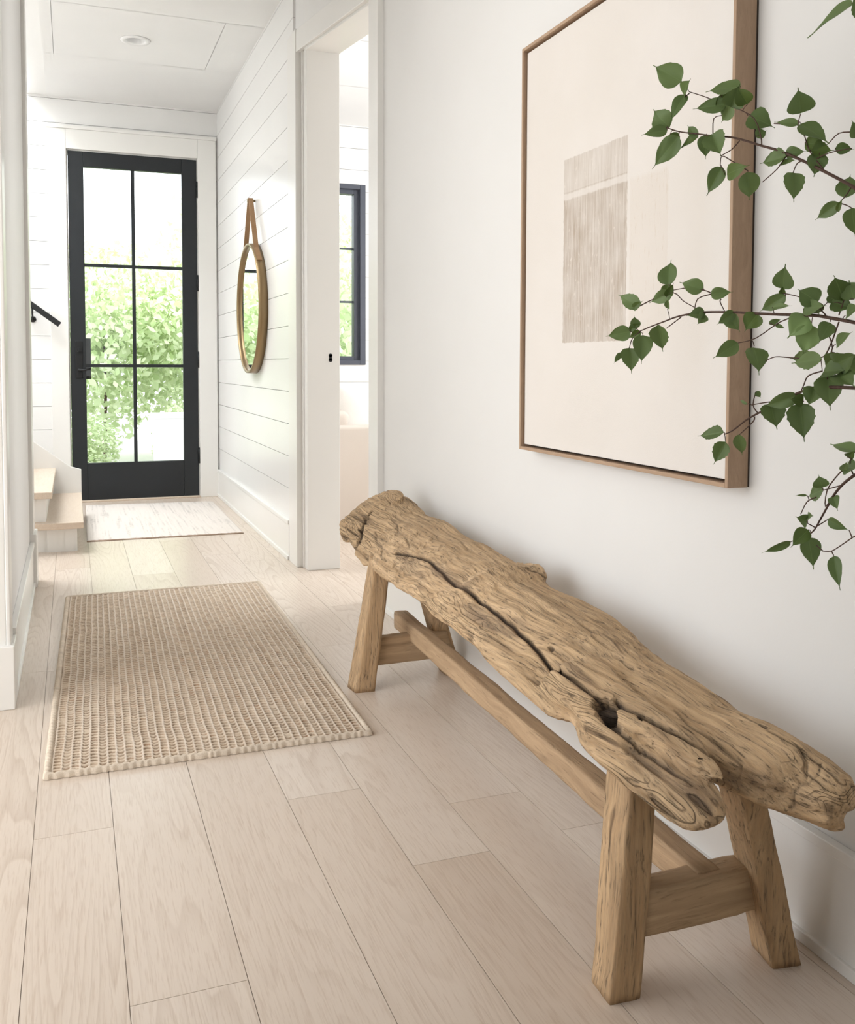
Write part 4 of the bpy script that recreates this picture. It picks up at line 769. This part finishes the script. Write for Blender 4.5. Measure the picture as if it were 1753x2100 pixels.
labels = ['leafy green branch arching highest across the artwork frame, reaching its upper half', 'leafy green branch reaching furthest left across the middle of the artwork',
          'leafy green branch crossing the lower right corner of the artwork frame', 'lowest leafy branch drooping in front of bare wall above the bench', 'green branch whose single leaf shows in the top right corner']
for bi, B in enumerate(BR):
    root = empty('leafy_branch', B['S'][-1]); tag(root, labels[bi], 'branch', 'green branches in the floor vase')
    S_ = B['S']; k = len(S_); pts = [Vector(p) for p in S_]
    dense = []
    for i in range(k-1):
        p0, p1, p2, p3 = pts[max(i-1, 0)], pts[i], pts[i+1], pts[min(i+2, k-1)]
        for t in (0, .25, .5, .75): dense.append(.5*((2*p1)+(-p0+p2)*t+(2*p0-5*p1+4*p2-p3)*t*t+(-p0+3*p1-3*p2+p3)*t**3))
    dense.append(pts[-1]); N = len(dense)
    m = MB(); m.tube(dense, [.0009+.0024*(i/N) for i in range(N)], 7)
    for T in B['T']:
        tp = [Vector(p) for p in T]; kk = len(tp); dd = []
        for i in range(kk-1):
            p0, p1, p2, p3 = tp[max(i-1, 0)], tp[i], tp[i+1], tp[min(i+2, kk-1)]
            for t in (0, .33, .66): dd.append(.5*((2*p1)+(-p0+p2)*t+(2*p0-5*p1+4*p2-p3)*t*t+(-p0+3*p1-3*p2+p3)*t**3))
        dd.append(tp[-1]); m.tube(dd, [.0007+.0004*i/len(dd) for i in range(len(dd))], 5)
    for L in B['L']:
        b, c = Vector(L[0]), Vector(L[3])
        if (b-c).length > .001: m.tube([c, (b+c)/2+Vector((0, 0, .0015)), b], .0006, 5)
    m.build('stem', M_bark, root, True)
    for L in B['L']:
        b, t = Vector(L[0]), Vector(L[1]); ax = t-b; ln = ax.length; ax = ax.normalized()
        # blade faces out from the branch towards the room, each with its own tilt
        face = Vector((-.62, -.76, .18)); face = (face-ax*face.dot(ax)).normalized(); tl = rl.uniform(-.55, .55)
        face = Matrix.Rotation(tl, 3, ax) @ face; side = ax.cross(face).normalized()
        me = rl.choice(LM[L[4]] if L[2] > .018 else LM[L[4]][:1])
        o = bpy.data.objects.new('leaf', me); COL.objects.link(o)
        w = L[2]/math.cos(tl)*1.12
        mw = Matrix(((side.x*w, ax.x*ln, face.x*w, b.x), (side.y*w, ax.y*ln, face.y*w, b.y), (side.z*w, ax.z*ln, face.z*w, b.z), (0, 0, 0, 1)))
        o.parent = root; o.matrix_parent_inverse = Matrix.Translation(-root.location); o.matrix_basis = mw
        if L[4] == 2: o['label'] = 'pale yellow-green leaf'
vz = paint('stoneware_glaze', (.55, .50, .44), .6, .08)
o = MB().lathe([(0, 0), (.085, 0), (.105, .03), (.13, .18), (.135, .33), (.11, .48), (.065, .56), (.055, .60), (.062, .625), (.055, .625), (.048, .60), (.055, .56), (.095, .47), (.12, .33), (.115, .18), (.09, .04), (0, .03)], (.985, .72, 0)).build('floor_vase', vz, None, True)
tag(o, 'tall beige stoneware floor vase outside the right edge holding the green branches', 'vase')

# ------------------------------------------------------------------ outdoors
q = NT('pale_concrete', .8, .2); q.col(q.mix(q.noise(q.coord(), 1.5, 4), (.62, .61, .58), (.72, .71, .69))); 
tag(MB().box(-25, 30, 7.8, 45, -.3, -.15).box(-25, -3.2, -20, 7.8, -.3, -.15).box(-3.2, 30, -20, -1, -.3, -.15).box(5, 30, -1, 7.8, -.3, -.15).build('ground', q.m), kind='structure')
q = NT('white_planter', .6, .3); q.col((.85, .85, .84))
pt = empty('planter', (.89, 9.2, -.15)); tag(pt, 'white tapered garden planter outside, behind the lower right door pane', 'planter')
MB().hexa([(.72, 9.05, -.15), (.95, 9.05, -.15), (.95, 9.3, -.15), (.72, 9.3, -.15)], [(.69, 9.0, .50), (.98, 9.0, .50), (.98, 9.35, .50), (.69, 9.35, .50)]).build('body', q.m, pt, bevel=.01)
MB().box(.675, .995, 8.985, 9.365, .50, .54).build('rim', q.m, pt, bevel=.008)
def fol(name, a, b):
    q = NT(name, .55, .3); info = q.n('ShaderNodeAttribute', _attribute_name='tone').outputs['Fac']
    c = q.mix(info, a, b); q.col(c); out = [n for n in q.t.nodes if n.type == 'OUTPUT_MATERIAL'][0]
    tl = q.n('ShaderNodeBsdfTranslucent', Color=(.80, .88, .62, 1)); mx = q.n('ShaderNodeMixShader', i0=.4, i1=q.b.outputs[0], i2=tl.outputs[0]); q.t.links.new(mx.outputs[0], out.inputs[0]); return q.m
M_fol = [fol('hedge_leaf_green', (.28, .40, .15), (.88, .90, .74)), fol('tree_leaf_green', (.30, .42, .16), (.88, .90, .74))]
def crown(n, rx, ry, rz, ls, seed, mat):
    rs = np.random.default_rng(seed); d = rs.normal(size=(n, 3)); d /= np.linalg.norm(d, axis=1)[:, None]; r = rs.random(n)**.45
    lob = .78+.3*vn3(d*2.2+9, seed); c = d*(r*lob)[:, None]*np.array([rx, ry, rz])
    a = rs.normal(size=(n, 3)); a /= np.linalg.norm(a, axis=1)[:, None]; b = np.cross(a, rs.normal(size=(n, 3))); b /= np.linalg.norm(b, axis=1)[:, None]
    s = ls*(.6+.8*rs.random(n))[:, None]
    V = np.stack([c-a*s, c+b*s*.55, c+a*s, c-b*s*.55], 1).reshape(-1, 3); F = np.arange(4*n).reshape(-1, 4)
    me = bpy.data.meshes.new('foliage'); me.from_pydata(V.tolist(), [], F.tolist()); me.update()
    t = np.repeat(rs.random(n), 4).astype('f'); at = me.attributes.new('tone', 'FLOAT', 'POINT'); at.data.foreach_set('value', t); me.materials.append(mat); return me
CR = [crown(5200, .95, .9, 1.25, .055, 1, M_fol[0]), crown(5200, 1.0, .9, 1.2, .05, 2, M_fol[0]), crown(7000, 1.5, 1.3, 1.7, .07, 3, M_fol[1])]
trunk = MB().tube([(0, 0, -1.35), (.02, 0, -.6), (.0, .02, .2)], [.022, .018, .01], 8)
tm = trunk.build('trunk', M_bark); TRm = tm.data; bpy.data.objects.remove(tm)
def shrub(name, kind, loc, sc, rz, label, cat, group=None):
    r = empty(name, (loc[0], loc[1], -.15)); tag(r, label, cat, group); h = [1.25, 1.2, 1.7][kind]*sc[2]
    for nm, me in (('foliage', CR[kind]), ('trunk', TRm)):
        o = bpy.data.objects.new(nm, me); COL.objects.link(o); o.parent = r
        if nm == 'foliage': o.location = (0, 0, loc[2]+.15); o.scale = sc; o.rotation_euler = (0, 0, rz)
        else: o.location = (0, 0, loc[2]+.15); z = (loc[2]+.15)/1.35; o.scale = (1, 1, z)
G = 'garden shrubs beyond the front door'
shrub('garden_shrub', 0, (.35, 12.0, 1.35), (1, 1, 1.0), .3, 'leafy green shrub behind the left panes of the black door', 'shrub', G)
shrub('garden_shrub', 1, (1.45, 12.3, 1.3), (1.0, 1, 1.1), 1.9, 'bright green shrub behind the right panes of the black door', 'shrub', G)
shrub('garden_shrub', 1, (-.9, 12.2, 1.3), (1.1, 1, 1.1), 3.9, 'green shrub seen in the round mirror, left of the door view', 'shrub', G)
shrub('garden_shrub', 0, (.05, 10.6, .1), (.5, .5, .35), 2.2, 'low green shrub at the bottom of the left door panes', 'shrub', G)
shrub('garden_shrub', 1, (1.15, 10.2, .15), (.42, .45, .42), .8, 'low leafy shrub beside the white planter outside', 'shrub', G)
shrub('garden_tree', 2, (2.4, 15.5, 2.3), (1.0, 1, 1.0), 2.2, 'taller pale green tree rising at the right of the door glass', 'tree')
shrub('garden_shrub', 0, (2.75, 11.4, 1.3), (1.0, 1, 1.05), 4.4, 'sunlit shrub behind the lower living room window panes', 'shrub', G)
shrub('garden_tree', 2, (4.4, 13.5, 2.0), (1.0, 1, 1.0), 5.1, 'tall leafy tree filling the living room window view', 'tree')
